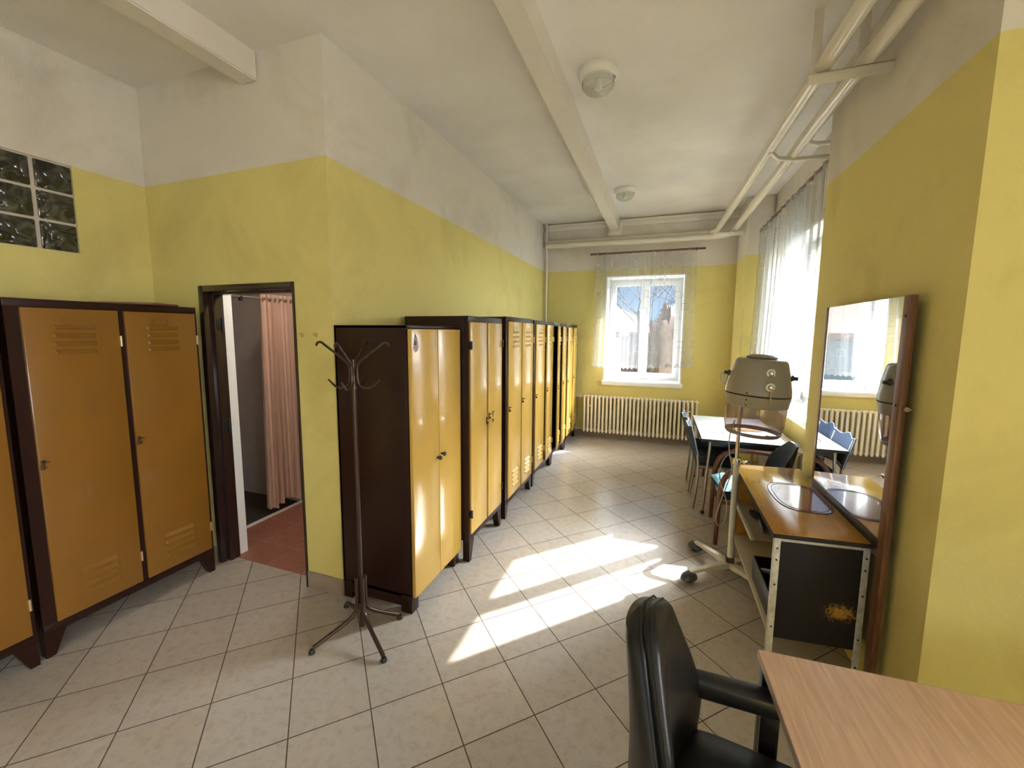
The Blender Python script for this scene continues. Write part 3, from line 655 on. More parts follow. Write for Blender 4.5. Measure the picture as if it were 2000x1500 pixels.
# board on top of the near locker
b = MB().box(-.17, .17, -.12, .12, 0, .012, .002).build('flat_board', M_card, None, (-3.06, 1.63, 1.859)); b.rotation_euler = (0, 0, .5)
tag(b, 'flat brown board lying on top of the locker beside the doorway', 'board')

# ------------------------------------------------------------------ coat stand
cx, cy = -1.53, 1.765
t = thing('coat_stand', 'brown tubular metal coat stand before the dark locker side', 'coat stand', (cx, cy, 0))
MB().tube([(0, 0, .035), (0, 0, 1.56)], .0125, 14).build('pole', M_rack, t)
feet = [(-.155, -.245), (.268, -.148), (-.255, .150), (.150, .180)]
for fx, fy in feet:
    d = Vector((fx, fy, 0)); u = d.normalized()
    pts = [u * .022 + Vector((0, 0, .335)), u * .022 + Vector((0, 0, .17)), u * .034 + Vector((0, 0, .13)), u * .08 + Vector((0, 0, .095)), u * (d.length - .03) + Vector((0, 0, .028))]
    l = MB().tube(pts, .0115, 12, smooth=2).build('leg', M_rack, t)
    MB().lathe([(0, 0), (.017, 0), (.018, .007), (.011, .022), (0, .024)], (u.x * (d.length - .022), u.y * (d.length - .022), 0), 16).build('foot_cap', M_black, l)
MB().lathe([(0, 0), (.020, 0), (.024, .01), (.024, .03), (.020, .04), (0, .04)], (0, 0, .145), 20).build('hub', M_rack, t)
for a in (5, 95, 185, 275):
    u = Vector((math.cos(math.radians(a + 12)), math.sin(math.radians(a + 12)), 0)); Z = Vector((0, 0, 1))
    pts = [u * .198 + Z * 1.632, u * .190 + Z * 1.650, u * .168 + Z * 1.652, u * .148 + Z * 1.632, u * .028 + Z * 1.545, u * .020 + Z * 1.515, u * .020 + Z * 1.45, u * .032 + Z * 1.418, u * .065 + Z * 1.405, u * .10 + Z * 1.412, u * .14 + Z * 1.452]
    MB().tube(pts, [.006] + [.0065] * 9 + [.004], 10, smooth=2).build('hook', M_rack, t)
MB().lathe([(0, 1.40), (.018, 1.40), (.018, 1.43), (.013, 1.44), (.013, 1.50), (.018, 1.51), (.018, 1.535), (0, 1.54)], (0, 0, 0), 18).build('collar', M_rack, t)

# small wall hooks beside the doorway
for i, (x, lab) in enumerate(((-2.095, 'small painted wall hook nearer the doorway'), (-1.985, 'small painted wall hook nearer the wall corner'))):
    mb = MB().box(-.006, .006, -.005, 0, -.014, .014, .002).tube([(0, -.003, .004), (0, -.022, .0), (0, -.027, .012)], .0035, 8)
    tag(mb.build('wall_hook', mat('hook_paint', (.42, .33, .07), .5), None, (x, YP, 1.683)), lab, 'hook')

# ------------------------------------------------------------------ radiators
def radiator(label, n, pitch, h, loc, rz, holes=True):
    t = thing('radiator', label, 'radiator', loc, rz)
    proto = None
    for k in range(n):
        if proto is None:
            mb = MB()
            for dy in (0, .055, .11):
                mb.tube([(0, dy, .012), (0, dy, .045), (0, dy, h - .045), (0, dy, h - .012)], [.012, .0165, .0165, .012], 12)
            mb.tube([(0, .0, h - .03), (0, .11, h - .03)], .018, 10).tube([(0, .0, .03), (0, .11, .03)], .018, 10)
            mb.lathe([(0, -.022), (.012, -.018), (.019, 0), (.012, .018), (0, .022)], (0, 0, h - .02), 12).lathe([(0, -.022), (.012, -.018), (.019, 0), (.012, .018), (0, .022)], (0, 0, .02), 12)
            proto = mb.build('section', M_rad, t); o = proto
        else:
            o = proto.copy(); COL.objects.link(o); o.parent = t
        o.location = (k * pitch, 0, 0)
    MB().tube([(-.01, .055, h - .035), (n * pitch - .03, .055, h - .035)], .022, 12).tube([(-.01, .055, .035), (n * pitch - .03, .055, .035)], .022, 12).build('header', M_rad, t)
    for k in (1, n - 3):
        MB().box(k * pitch, (k + 1) * pitch, .0, .10, h * .70, h * .70 + .02, .003).tube([((k + .5) * pitch, -.012, h * .71), ((k + .5) * pitch, .1, h * .71)], .008, 8).build('wall_bracket', M_rad, t)
    return t
rd = radiator('long cream column radiator below the far window', 29, .0592, .605, (-1.105, 6.56, .115), 0)
v = MB().tube([(-.21, .055, .555), (-.06, .055, .57), (0, .055, .57)], .010, 10).lathe([(0, 0), (.022, 0), (.024, .03), (.018, .055), (0, .058)], (-.10, .055, .565), 16, 'X')
v.build('valve', M_pipe, rd)
MB().tube([(-.69, .13, .02), (0, .10, .02)], .012, 10).build('supply_pipe', M_pipe, rd)
rd2 = radiator('cream radiator under the side window, behind the armchair', 19, .0592, .58, (1.05, 4.98, .12), -PI / 2)
# that one faces -x: turned so its depth runs to the wall
rd2.rotation_euler = (0, 0, -PI / 2); rd2.location = (1.12, 5.25, .12)

# ------------------------------------------------------------------ pipes
def pipe_thing(name, label, segs, r, cat='pipe', material=None):
    mb = MB()
    for s in segs: mb.tube(s, r, 16, smooth=0)
    return tag(mb.build(name, material or M_pipe), label, cat)
def sl(x, y, ya=2.2, yb=6.45): return x
pl = pipe_thing('heating_pipe', 'left one of the two thick cream pipes running under the ceiling', [[(.755, 1.55, 3.09), (.672, 6.34, 3.12), (.66, 6.48, 3.13), (.60, 6.63, 3.138), (.50, 6.665, 3.138), (-.3, 6.68, 3.140), (-1.80, 6.68, 3.150)]], .041)
pr = pipe_thing('heating_pipe', 'right one of the two thick cream pipes, nearer the pier', [[(.935, 1.55, 3.09), (.862, 6.40, 3.09), (.85, 6.50, 3.085), (.78, 6.57, 3.075), (.66, 6.605, 3.075), (-.3, 6.61, 3.078), (-1.80, 6.61, 3.09)]], .041)
# both pipes run on towards the camera side
MB().tube([(.755, 1.55, 3.09), (.80, -2.6, 3.08)], .041, 16).build('pipe_run', M_pipe, pl)
MB().tube([(.935, 1.55, 3.09), (.99, -2.6, 3.08)], .041, 16).build('pipe_run', M_pipe, pr)
pipe_thing('riser_pipe', 'thin cream riser pipe in the far left corner behind the lockers', [[(-1.80, 6.61, 3.08), (-1.80, 6.64, 3.02), (-1.805, 6.685, 2.9), (-1.805, 6.685, .15)]], .017)
pipe_thing('riser_pipe', 'short cream pipe from ceiling corner to the crosswise pipe', [[(-1.80, 6.63, 3.44), (-1.80, 6.63, 3.16)]], .019)
pipe_thing('branch_pipe', 'thin cream branch pipe bending from the left thick pipe to the wall', [[(.715, 3.72, 3.07), (.78, 3.80, 3.045), (.90, 3.86, 3.045), (1.28, 3.90, 3.05)]], .016)
pipe_thing('branch_pipe', 'shorter thin cream branch pipe from the right thick pipe', [[(.90, 3.60, 3.07), (.98, 3.62, 3.05), (1.28, 3.63, 3.05)]], .016)
def bracket(label, y, z, x0, x1, hang, yo=0):
    t = thing('pipe_bracket', label, 'bracket', (x0, y, z))
    MB().box(0, x1 - x0, -.004, .0, -.055, 0, .001).box(0, x1 - x0, -.004, .04, -.004, 0, .001).build('angle_bar', M_pipe, t)
    for hx in hang: MB().box(hx - x0 - .02, hx - x0 + .02, .03, .038, -.02, ceil_z(y) - z + .01, .001).build('hanger_strap', M_pipe, t)
    return t
bracket('angle iron bracket holding both thick pipes next to the pier', 2.68, 3.05, .665, XM, (.70, .90))
bracket('angle iron bracket holding both thick pipes by the corner pillar', 6.22, 3.045, .60, .985, ())

# ------------------------------------------------------------------ ceiling lamps
def ceiling_lamp(label, loc):
    t = thing('ceiling_lamp', label, 'ceiling lamp', loc, 0, None)
    MB().lathe([(0, 0), (.127, 0), (.130, -.012), (.127, -.035), (.112, -.050), (.104, -.052), (.100, -.045), (0, -.045)], (0, 0, 0), 40).build('lamp_base', M_reveal if False else mat('lamp_plastic', (.76, .73, .66), .35), t)
    mb = MB(); prof = [(.100, -.048), (.102, -.075), (.096, -.100), (.082, -.118), (.060, -.128), (.030, -.133), (0, -.134)]
    mb.lathe(prof, (0, 0, 0), 40)
    for k in range(1, 5): mb.lathe([(.100 - .0, -.056 - k * .009), (.1035, -.058 - k * .009), (.100, -.060 - k * .009)], (0, 0, 0), 40)
    mb.build('glass_cover', M_lampglass, t)
    MB().lathe([(0, -.045), (.018, -.045), (.018, -.062), (.027, -.085), (.024, -.105), (.012, -.115), (0, -.117)], (0, 0, 0), 20).build('bulb', M_white, t)
    MB().box(.095, .112, -.012, .012, -.062, -.044, .003).build('clip', M_metal, t)
    return t
ceiling_lamp('round glass ceiling lamp, the larger and nearer of the pair', (-.450, 2.86, ceil_z(2.86)))
ceiling_lamp('round glass ceiling lamp near the far end of the ceiling', (-.475, 5.29, ceil_z(5.29)))

# ------------------------------------------------------------------ curtains
def curtain_rod(label, a, b, loops, hold):
    A, B = Vector(a), Vector(b); d = (B - A)
    t = thing('curtain_rod', label, 'curtain rod', a)
    MB().tube([(0, 0, 0), d], .0145, 12).build('pole', M_rod, t)
    for f in hold:
        p = d * f
        MB().lathe([(0, -.02), (.018, -.014), (.021, 0), (.018, .014), (0, .02)], p, 12).tube([p, p + Vector(hold_dir)], .008, 8).build('bracket', M_rod, t)
    return t
hold_dir = (0, .12, 0)
curtain_rod('dark red wooden rod over the far window', (-1.085, 6.625, 2.925), (.555, 6.625, 2.925), 9, (.085, .93))
hold_dir = (.16, 0, 0)
curtain_rod('dark red wooden rod over the side window', (1.115, 6.02, 2.985), (1.115, 3.62, 2.985), 9, (.03, .95))
mix_shader_mat('hem_lace', sheer)
def make_curtain(label, a0, a1, ztop, zbot, fix, axis, folds, amp, bulge):
    Wd = a1 - a0
    def fn(u, v):
        a = u * 2 * PI * folds
        wob = .5 + .5 * math.sin(u * 11.3 + 1)
        f = amp * (math.sin(a + 1.1 * math.sin(u * 9 + 1)) * (.45 + .55 * (1 - v * .3)) * (.55 + .45 * wob)) + .004 * math.sin(a * 2.3 + v * 2)
        # head runs alternately behind and before the rod
        head = max(0, 1 - v / .025)
        f = f * (1 - head) + head * .020 * math.sin(u * PI * 22)
        spread = 1 + .045 * v
        aa = a0 + Wd * .5 + (u - .5) * Wd * spread
        z = ztop + .017 - v * (ztop + .017 - zbot)
        if v > .93: z += .022 * abs(math.sin(u * PI * 24)) * (v - .93) / .07
        z -= .02 * math.sin(u * 5) * v
        depth = fix - f - bulge * v * v
        return Vector((aa, depth, z)) if axis == 'x' else Vector((depth, aa, z))
    c = MB().sheet(fn, 320, 40, uvs=(Wd * 1.0, ztop - zbot)).build('sheer_curtain', M_sheer, recalc=False)
    tag(c, label, 'curtain')
    # scalloped hem band, denser weave
    h = MB().sheet(lambda u, v: fn(u, .965 + .035 * v) + (Vector((0, -.002, 0)) if axis == 'x' else Vector((-.002, 0, 0))), 260, 3, uvs=(Wd, .1)).build('hem', MATS['hem_lace'], c, recalc=False)
    return c
make_curtain('sheer white curtain with square pattern over the far window', -.985, .445, 2.925, 1.17, 6.62, 'x', 9, .020, .045)
make_curtain('sheer white curtain over the side window, partly hidden by the pier', 5.86, 3.72, 2.985, 1.16, 1.115, 'y', 13, .036, .03)

# ------------------------------------------------------------------ dressing shelf with mirror
t = thing('dressing_shelf', 'open shelf unit with yellow varnished top and dark end panel', 'shelf unit', (.575, 2.26, 0))
SH = .10
def sk(mb):   # the unit stands slightly out of square
    for v in mb.bm.verts: v.co.y += v.co.x * SH
    return mb
DW, DL, DH = .40, 1.09, .745
sk(MB().box(-.012, DW + .012, -.022, DL + .02, DH - .004, DH, .001)).build('table_top', M_varnish, t)
e = sk(MB().box(-.014, DW + .014, -.026, DL + .022, DH - .024, DH - .003, .001)).build('top_edging', M_hole, t)
for x0 in (0, DW - .028):
    for y0 in (0, DL - .025):
        zz = 0
        mb = MB(); mb.box(x0, x0 + .028, y0 - .002 if y0 == 0 else y0 + .022, (y0 if y0 == 0 else y0 + .024) + .0, zz, DH - .02, .0005)
        mb.box((x0 if x0 == 0 else x0 + .026), (x0 + .002 if x0 == 0 else x0 + .028), y0, y0 + .025, zz, DH - .02, .0005)
        leg = sk(mb).build('leg', M_frame, t)
        if y0 == 0:
            for zh in (.10, .245, .47, .60, .66): sk(MB().lathe([(0, 0), (.0045, 0), (.0045, .003), (0, .004)], (x0 + .014, -.0065, zh), 12, 'Y')).build('bolt', M_hole, leg)
for y0 in (-.0015, DL + .022): sk(MB().box(0, DW, y0, y0 + .0035, DH - .048, DH - .02, .0005)).build('frame_rail', M_frame, t)
sk(MB().box(.0, .0035, 0, DL, DH - .045, DH - .02, .0005)).build('frame_rail', M_frame, t)
sk(MB().box(.022, DW - .022, .001, .012, .185, DH - .05, .001)).build('end_panel', M_endworn, t)
sk(MB().box(.012, DW - .012, DL - .006, DL + .008, .185, DH - .05, .001)).build('end_panel', M_varnish, t)
sk(MB().box(.02, DW - .015, .50, DL - .005, .452, .468, .002)).build('shelf', M_shelf, t)
sk(MB().box(.002, .02, .50, DL - .005, .446, .470, .002)).build('shelf_edge', M_creamlam, t)
sk(MB().box(.002, DW - .015, .012, DL - .005, .195, .212, .002)).build('shelf', M_creamlam, t)
sk(MB().box(DW - .012, DW - .004, .012, DL - .005, .185, DH - .05)).build('back_board', M_mframe, t)
# dark drawer box in the near half
d = sk(MB().box(.02, .03, .02, .49, .22, .36, .002).box(.03, DW - .03, .02, .03, .22, .36).box(.03, DW - .03, .48, .49, .22, .36).box(.03, DW - .03, .02, .49, .22, .228)).build('storage_tray', M_black, None, (.575, 2.26, 0))
tag(d, 'dark open tray on the lower shelf behind the dark end panel', 'tray')
b = MB().tube([(0, 0, 0), (.02, -.028, .012), (.12, -.165, .075)], [.012, .019, .022], 16).build('hair_roller_tube', M_steelblue, None, (.605, 2.63, .335))
tag(b, 'blue-grey tube sticking out of the dark tray under the shelf', 'tube')
b = MB().lathe([(0, 0), (.011, 0), (.013, .01), (.013, .09), (0, .10)], (0, 0, 0), 14, 'X').build('wooden_stick', M_tray, None, (.63, 2.42, .255))
tag(b, 'light wooden stick lying inside the dark tray', 'stick')
# oval place mat
t2 = thing('oval_mat', 'maroon oval vinyl mat on the yellow varnished top', 'place mat', (.815, 2.80, DH + .0005))
def oval(a, b, n=48, p=3.0):
    r = []
    for k in range(n):
        th = 2 * PI * k / n; c, s = math.cos(th), math.sin(th)
        r.append((a * math.copysign(abs(c) ** (2 / p), c), b * math.copysign(abs(s) ** (2 / p), s)))
    return r
MB().prism(oval(.142, .235), 0, .0022).build('mat_sheet', M_oval, t2)
mb = MB()
for a, b in ((.140, .232), (.122, .212)): mb.tube([(x, y, .0024) for x, y in oval(a, b)], .0018, 6, closed=True)
mb.build('border_line', M_ovald, t2)
# things on the shelf
def brush(label, loc, rz):
    t = thing('hairbrush', label, 'hairbrush', loc, rz)
    MB().prism(oval(.030, .055, 28, 2.4), .012, .028).build('brush_head', M_black, t)
    MB().tube([(0, .05, .02), (0, .09, .02), (0, .155, .02)], [.011, .008, .010], 12).build('handle', M_black, t)
    mb = MB()
    for i in range(-2, 3):
        for j in range(-4, 5): mb.tube([(i * .009, j * .010, .014), (i * .009, j * .010, .0)], .0015, 5)
    mb.build('bristles', M_black, t)['kind'] = 'stuff'
    return t
brush('black oval hairbrush lying farther back on the upper shelf', (.662, 3.09, .470), PI + .25)
t3 = thing('hair_tongs', 'blue-grey hair tongs at the near end of the upper shelf', 'hair tongs', (.68, 2.93, .470), PI - .1)
MB().tube([(0, -.07, .012), (.004, 0, .014), (.006, .10, .012)], [.006, .011, .009], 12).build('arm', M_steelblue, t3)
MB().tube([(.012, -.06, .020), (.02, 0, .034), (.010, .10, .016)], [.006, .010, .008], 12).build('arm', M_steelblue, t3)

# mirror
t = thing('wall_mirror', 'tall rectangular mirror in brown wooden frame standing behind the yellow top', 'mirror', (.978, 2.172, 0))
MZ0, MZ1, ML = .13, 1.876, .925
mb = MB().box(-.014, .010, 0, .056, MZ0, MZ1, .002)
mb.build('frame_side', M_mframe, t)
MB().box(-.014, .010, ML - .028, ML, MZ0, MZ1, .002).build('frame_side', M_mframe, t)
MB().box(-.016, .010, .056, ML - .028, .745, .79, .002).build('frame_bottom', M_black, t)
MB().box(-.011, -.006, .05, ML - .026, .785, MZ1 - .002, 0).build('mirror_glass', M_mirror, t, smooth=False)
MB().box(-.005, .008, .05, ML - .026, .70, MZ1 - .004, 0).build('backing', M_mframe, t, smooth=False)
for z in (1.79, 1.41): MB().lathe([(0, 0), (.005, 0), (.005, -.003), (0, -.004)], (-.014, .028, z), 12, 'X').build('screw', M_hole, t)
MB().lathe([(0, 0), (.010, 0), (.010, .012), (.006, .016), (0, .016)], (.006, -.016, 1.40), 14, 'Y').tube([(.006, -.01, 1.40), (.022, -.008, 1.40)], .006, 8).build('wall_fixing', M_tube, t)

# ------------------------------------------------------------------ hood hair dryer
t = thing('hood_dryer', 'grey salon hood hair dryer on a cream wheeled pole stand', 'hair dryer', (.534, 3.13, 0))
hc = Vector((.042, -.26, 0)); HS = 1.0
MB().tube([(0, 0, .11), (0, 0, .82)], .020, 18).build('pole', M_cream, t)
MB().tube([(0, 0, .80), (0, 0, 1.14), (.002, -.03, 1.24), (.006, -.10, 1.28)], .0125, 14).build('inner_pole', M_chrome, t)
cl = MB().lathe([(0, -.02), (.026, -.02), (.028, 0), (.026, .03), (0, .03)], (0, 0, .82), 20).tube([(0, 0, .83), (.045, -.01, .835)], .006, 8).lathe([(0, -.012), (.016, -.01), (.018, 0), (.016, .01), (0, .012)], (.05, -.01, .835), 12).build('height_clamp', M_chrome, t)
MB().box(-.026, .026, -.026, .026, .045, .135, .006).build('pole_socket', M_black, t)
angs = (216, 127, 37, 306)
for a in angs:
    u = Vector((math.cos(math.radians(a)), math.sin(math.radians(a)), 0)); n = Vector((-u.y, u.x, 0)); L_ = .335
    rings = []
    for f, wd, z0, z1 in ((.0, .030, .060, .100), (.35, .027, .072, .100), (.7, .022, .074, .092), (1, .018, .070, .084)):
        p = u * (L_ * f)
        rings.append([p - n * wd + Vector((0, 0, z0)), p + n * wd + Vector((0, 0, z0)), p + n * wd * .8 + Vector((0, 0, z1)), p - n * wd * .8 + Vector((0, 0, z1))])
    arm = MB().loft(rings).build('base_arm', M_cream, t)
    c = u * (L_ + .005)
    mb = MB(); sd_ = n * (1 if a in (216, 37) else -1)
    d_ = (u * .5 - n * .86) if a in (216, 37) else (u * .75 - n * .66)
    cas = MB().tube([c + Vector((0, 0, .065)), c + Vector((0, 0, .03))], .010, 10)
    cas.lathe([(0, -.022), (.020, -.020), (.024, 0), (.020, .020), (0, .022)], c + Vector((0, 0, .024)), 18, 'Y' if a in (127, 306) else 'X').build('caster', M_black, arm)
    # domed caster cover
    cv = MB(); rr = []
    for i in range(7):
        th = PI / 2 * i / 6
        rr.append([c + (u * math.cos(2 * PI * k / 20) * .064 + n * math.sin(2 * PI * k / 20) * .042) * max(.02, math.cos(th)) + Vector((0, 0, .032 + .050 * math.sin(th))) for k in range(20)])
    cv.loft(rr).build('caster_cover', mat('cover_grey', (.055, .06, .065), .3), arm)
# hood: slightly oval shell, tilted a touch
TILT = Matrix.Translation((hc.x, hc.y, 1.345)) @ Matrix.Rotation(math.radians(3.0), 4, 'Y') @ Matrix.Scale(HS, 4)
def hood(mb): return mb.xf(TILT)
shell = hood(MB().lathe([(.172, -.002), (.178, .006), (.177, .030), (.160, .120), (.141, .196), (.133, .209), (.118, .215), (0, .219)], (0, 0, 0), 48)).build('hood_shell', M_grey, t)
hood(MB().lathe([(0, .217), (.055, .217), (.082, .219), (.086, .226), (.055, .240), (0, .244)], (0, 0, 0), 40)).build('top_cap', mat('dryer_cap', (.20, .175, .145), .45), shell)
band = hood(MB().lathe([(.166, -.072), (.170, -.070), (.177, -.006), (.174, -.003), (.164, -.006), (.160, -.070), (.166, -.072)], (0, 0, 0), 48)).build('hood_band', M_greyd, t)
hood(MB().lathe([(.1765, -.003), (.1785, .001), (.1765, .005)], (0, 0, 0), 48)).build('seam', M_hole, band)
vis = hood(MB().lathe([(.167, -.060), (.168, -.100), (.163, -.185), (.152, -.232), (.150, -.232), (.161, -.185), (.166, -.10), (.165, -.060)], (0, 0, 0), 48)).build('visor', M_visor, t)
hood(MB().lathe([(.1545, -.228), (.1535, -.238), (.143, -.252), (.138, -.251), (.146, -.239), (.150, -.228), (.1545, -.228)], (0, 0, 0), 48)).build('visor_rim', mat('visor_edge', (.16, .13, .13), .3), vis)
hood(MB().lathe([(.150, -.068), (.145, -.02), (.09, .03), (0, .04)], (0, 0, 0), 32)).build('inner_bowl', M_greyd, t)
camdir = (Vector((0, 0, 0)) - Vector((.586, 2.87, 0))).normalized()
def on_shell(ang_off, z, r): # direction towards the viewer side, rotated
    a = math.atan2(camdir.y, camdir.x) + ang_off
    return Vector((math.cos(a) * r, math.sin(a) * r, z)), Vector((math.cos(a), math.sin(a), 0))
for z, r in ((.142, .154), (.062, .171)):
    p, n = on_shell(.36, z, r)
    q = Vector((0, 0, 1)).rotation_difference(n).to_matrix().to_4x4()
    k = MB().lathe([(0, 0), (.024, 0), (.024, .004), (0, .004)], (0, 0, 0), 24).xf(Matrix.Translation(p) @ q); hood(k).build('dial_plate', M_white, shell)
    k = MB().lathe([(0, .002), (.018, .004), (.016, .026), (.010, .030), (0, .030)], (0, 0, 0), 20).xf(Matrix.Translation(p) @ q); hood(k).build('knob', M_chrome, shell)
    if z < .1:
        lev = MB().tube([p + n * .02, p + n * .022 + Vector((0, 0, -.09))], [.003, .004], 8); hood(lev).build('lever', mat('lever_tan', (.50, .33, .16), .4), shell)
for s, nm in ((1, 'left'), (-1, 'right')):
    p, n = on_shell(-s * 1.45, .115, .161)
    q = Vector((0, 0, 1)).rotation_difference(n).to_matrix().to_4x4()
    k = MB().lathe([(0, 0), (.020, 0), (.016, .010), (.011, .016), (.011, .034), (0, .034)], (0, 0, 0), 18).xf(Matrix.Translation(p) @ q); hood(k).build('pivot_cap', M_black, shell)
p, n = on_shell(-1.45, .115, .161)
ring = MB().tube([p + n * .036 + Vector((math.cos(a) * .004, 0, -.035 + math.sin(a) * .032)) + n * math.cos(a) * .020 for a in [2 * PI * k / 18 for k in range(18)]], .006, 8, closed=True); hood(ring).build('hose_ring', M_metal, shell)
for z, r in ((.016, .178), (-.024, .175), (-.056, .171)):
    p, n = on_shell(-.30, z, r); q = Vector((0, 0, 1)).rotation_difference(n).to_matrix().to_4x4()
    k = MB().lathe([(0, 0), (.005, 0), (.004, .003), (0, .004)], (0, 0, 0), 10).xf(Matrix.Translation(p) @ q); hood(k).build('screw', M_black, shell)
MB().tube([(-.06, -.20, 1.16), (-.085, -.19, 1.06), (-.07, -.13, .92), (-.03, -.06, .80), (-.055, -.05, .68), (-.10, -.04, .50), (-.115, -.04, .40), (-.085, -.04, .355), (-.045, -.04, .42), (-.045, -.04, .55), (-.10, -.04, .68), (-.11, -.04, .80), (-.06, -.04, .90), (-.03, -.03, .85)], .004, 8, smooth=2).build('power_cord', M_plug, t)

# ------------------------------------------------------------------ table and chairs at the side window
t = thing('dining_table', 'pale topped table with dark edging by the side window', 'table', (.405, 4.12, 0))
TW_, TL_, TH_ = .70, 1.17, .74
MB().box(0, TW_, 0, TL_, TH_ - .004, TH_, .001).build('table_top', M_tabletop, t)
MB().box(-.003, TW_ + .003, -.003, TL_ + .003, TH_ - .026, TH_ - .004, .003).build('top_edging', M_black, t)
for x0, dx in ((.045, 1), (TW_ - .045, -1)):
    for y0 in (.05, TL_ - .05):
        l = MB().tube([(x0 + .035 * dx, y0, TH_ - .03), (x0, y0, .02)], .0125, 12).build('leg', M_tube, t)
        MB().lathe([(0, 0), (.017, 0), (.018, .02), (.014, .03), (0, .03)], (x0, y0, 0), 14).build('foot_cap', M_black, l)
MB().box(.06, TW_ - .06, .05, .07, TH_ - .075, TH_ - .026, .001).box(.06, TW_ - .06, TL_ - .07, TL_ - .05, TH_ - .075, TH_ - .026, .001).box(.06, .08, .07, TL_ - .07, TH_ - .075, TH_ - .026, .001).box(TW_ - .08, TW_ - .06, .07, TL_ - .07, TH_ - .075, TH_ - .026, .001).build('apron', M_black, t)
g = thing('eyeglasses', 'thin-framed glasses lying near the front of the pale table', 'glasses', (.60, 4.33, TH_ + .001), .3)
for s in (-1, 1): MB().tube([(s * .032 + math.cos(a) * .024, .0 + math.sin(a) * .004, .020 + math.sin(a) * .018) for a in [2 * PI * k / 16 for k in range(16)]], .0018, 6, closed=True).build('rim', M_black, g)
for s in (-1, 1): MB().tube([(s * .056, 0, .024), (s * .058, .06, .010), (s * .05, .12, .004)], .0018, 6).build('temple', M_black, g)
MB().tube([(-.008, 0, .026), (.008, 0, .026)], .0018, 6).build('bridge', M_black, g)
g = MB().box(-.13, .13, -.09, .09, 0, .012, .004).box(-.13, -.12, -.09, .09, .01, .03, .002).box(.12, .13, -.09, .09, .01, .03, .002).box(-.12, .12, -.09, -.08, .01, .03, .002).box(-.12, .12, .08, .09, .01, .03, .002).build('wooden_tray', M_tray, None, (.86, 4.68, TH_ + .001)); g.rotation_euler = (0, 0, .2)
tag(g, 'light wooden tray on the pale table, seen through the smoky visor', 'tray')
g = MB().tube([(-.04, 0, .005), (.04, .01, .005)], .005, 8).build('pen', M_black, None, (1.02, 4.42, TH_ + .001)); g.rotation_euler = (0, 0, -.4)
tag(g, 'short dark pen on the pale table close to the side window', 'pen')

def quilt(w, d, h, nx, ny, base):
    """tufted cushion as a closed loft over a grid"""
    mb = MB(); N = 28
    def top(u, v):
        e = min(1, 6 * min(u, 1 - u)) ** .5 * min(1, 6 * min(v, 1 - v)) ** .5
        puff = abs(math.sin(u * PI * nx)) ** .5 * abs(math.sin(v * PI * ny)) ** .5
        return h * e * (.55 + .45 * puff)
    mb.sheet(lambda u, v: Vector((u * w, v * d, base + top(u, v))), N, N)
    mb.sheet(lambda u, v: Vector((u * w, v * d, base - .008 * min(1, 6 * min(u, 1 - u)) * min(1, 6 * min(v, 1 - v)))), N, N)
    bmesh.ops.remove_doubles(mb.bm, verts=mb.bm.verts, dist=.0005)
    return mb
def blue_chair(label, loc, rz):
    """faces +x; origin at the rear near floor corner"""
    t = thing('dining_chair', label, 'chair', loc, rz)
    Wc, Dc = .40, .42
    for y in (0, Wc):
        MB().tube([(.03, y, 0), (.055, y, .25), (.06, y, .42), (.035, y, .60), (-.02, y, .80)], .0115, 12, smooth=1).build('leg', M_tube, t)
        MB().tube([(Dc + .03, y, 0), (Dc, y, .40), (Dc - .02, y, .43), (.06, y, .43)], .0115, 12, smooth=1).build('leg', M_tube, t)
    MB().box(.04, Dc + .01, -.005, Wc + .005, .425, .455, .010).build('seat', M_blue, t)
    # back: a shell with a scalloped top edge and pale piping
    def bk(off):
        def f(u, v):
            y = -.02 + u * (Wc + .04); bow = -.035 * math.sin(u * PI)
            ztop = .805 + .013 * math.cos(u * PI * 4) + .012 * math.sin(u * PI)
            z = .54 + v * (ztop - .54)
            x = .045 - (z - .54) * .25 + bow + off
            return Vector((x, y, z))
        return f
    mb = MB().sheet(bk(.014), 48, 8).sheet(bk(-.006), 48, 8)
    E = [e for e in mb.bm.edges if e.is_boundary]
    bmesh.ops.bridge_loops(mb.bm, edges=E)
    b = mb.build('backrest', M_blue, t)
    f = bk(.004)
    MB().tube([f(0, v / 6) for v in range(7)] + [f(u / 48, 1) for u in range(1, 49)] + [f(1, 1 - v / 6) for v in range(1, 7)], .0055, 8).build('piping', M_bluetrim, b)
    MB().tube([(.045, 0, .56), (.015, Wc / 2, .56), (.045, Wc, .56)], .009, 10, smooth=1).build('back_rail', M_tube, t)
    c = quilt(.42, .41, .055, 3, 3, .468); c.xf(Matrix.Translation((.045, -.005, 0)))
    cu = c.build('seat_cushion', M_quilt, None)
    cu.location = loc; cu.rotation_euler = (0, 0, rz)
    return t, cu
c1, q1 = blue_chair('blue metal-legged chair nearest the camera along the table side', (.345, 4.262, 0), 0)
tag(q1, 'dark quilted cushion on the nearer blue chair', 'cushion')
c2, q2 = blue_chair('blue metal-legged chair farther along the table, by the radiator', (.325, 4.712, 0), 0)
tag(q2, 'dark quilted cushion on the farther blue chair', 'cushion')

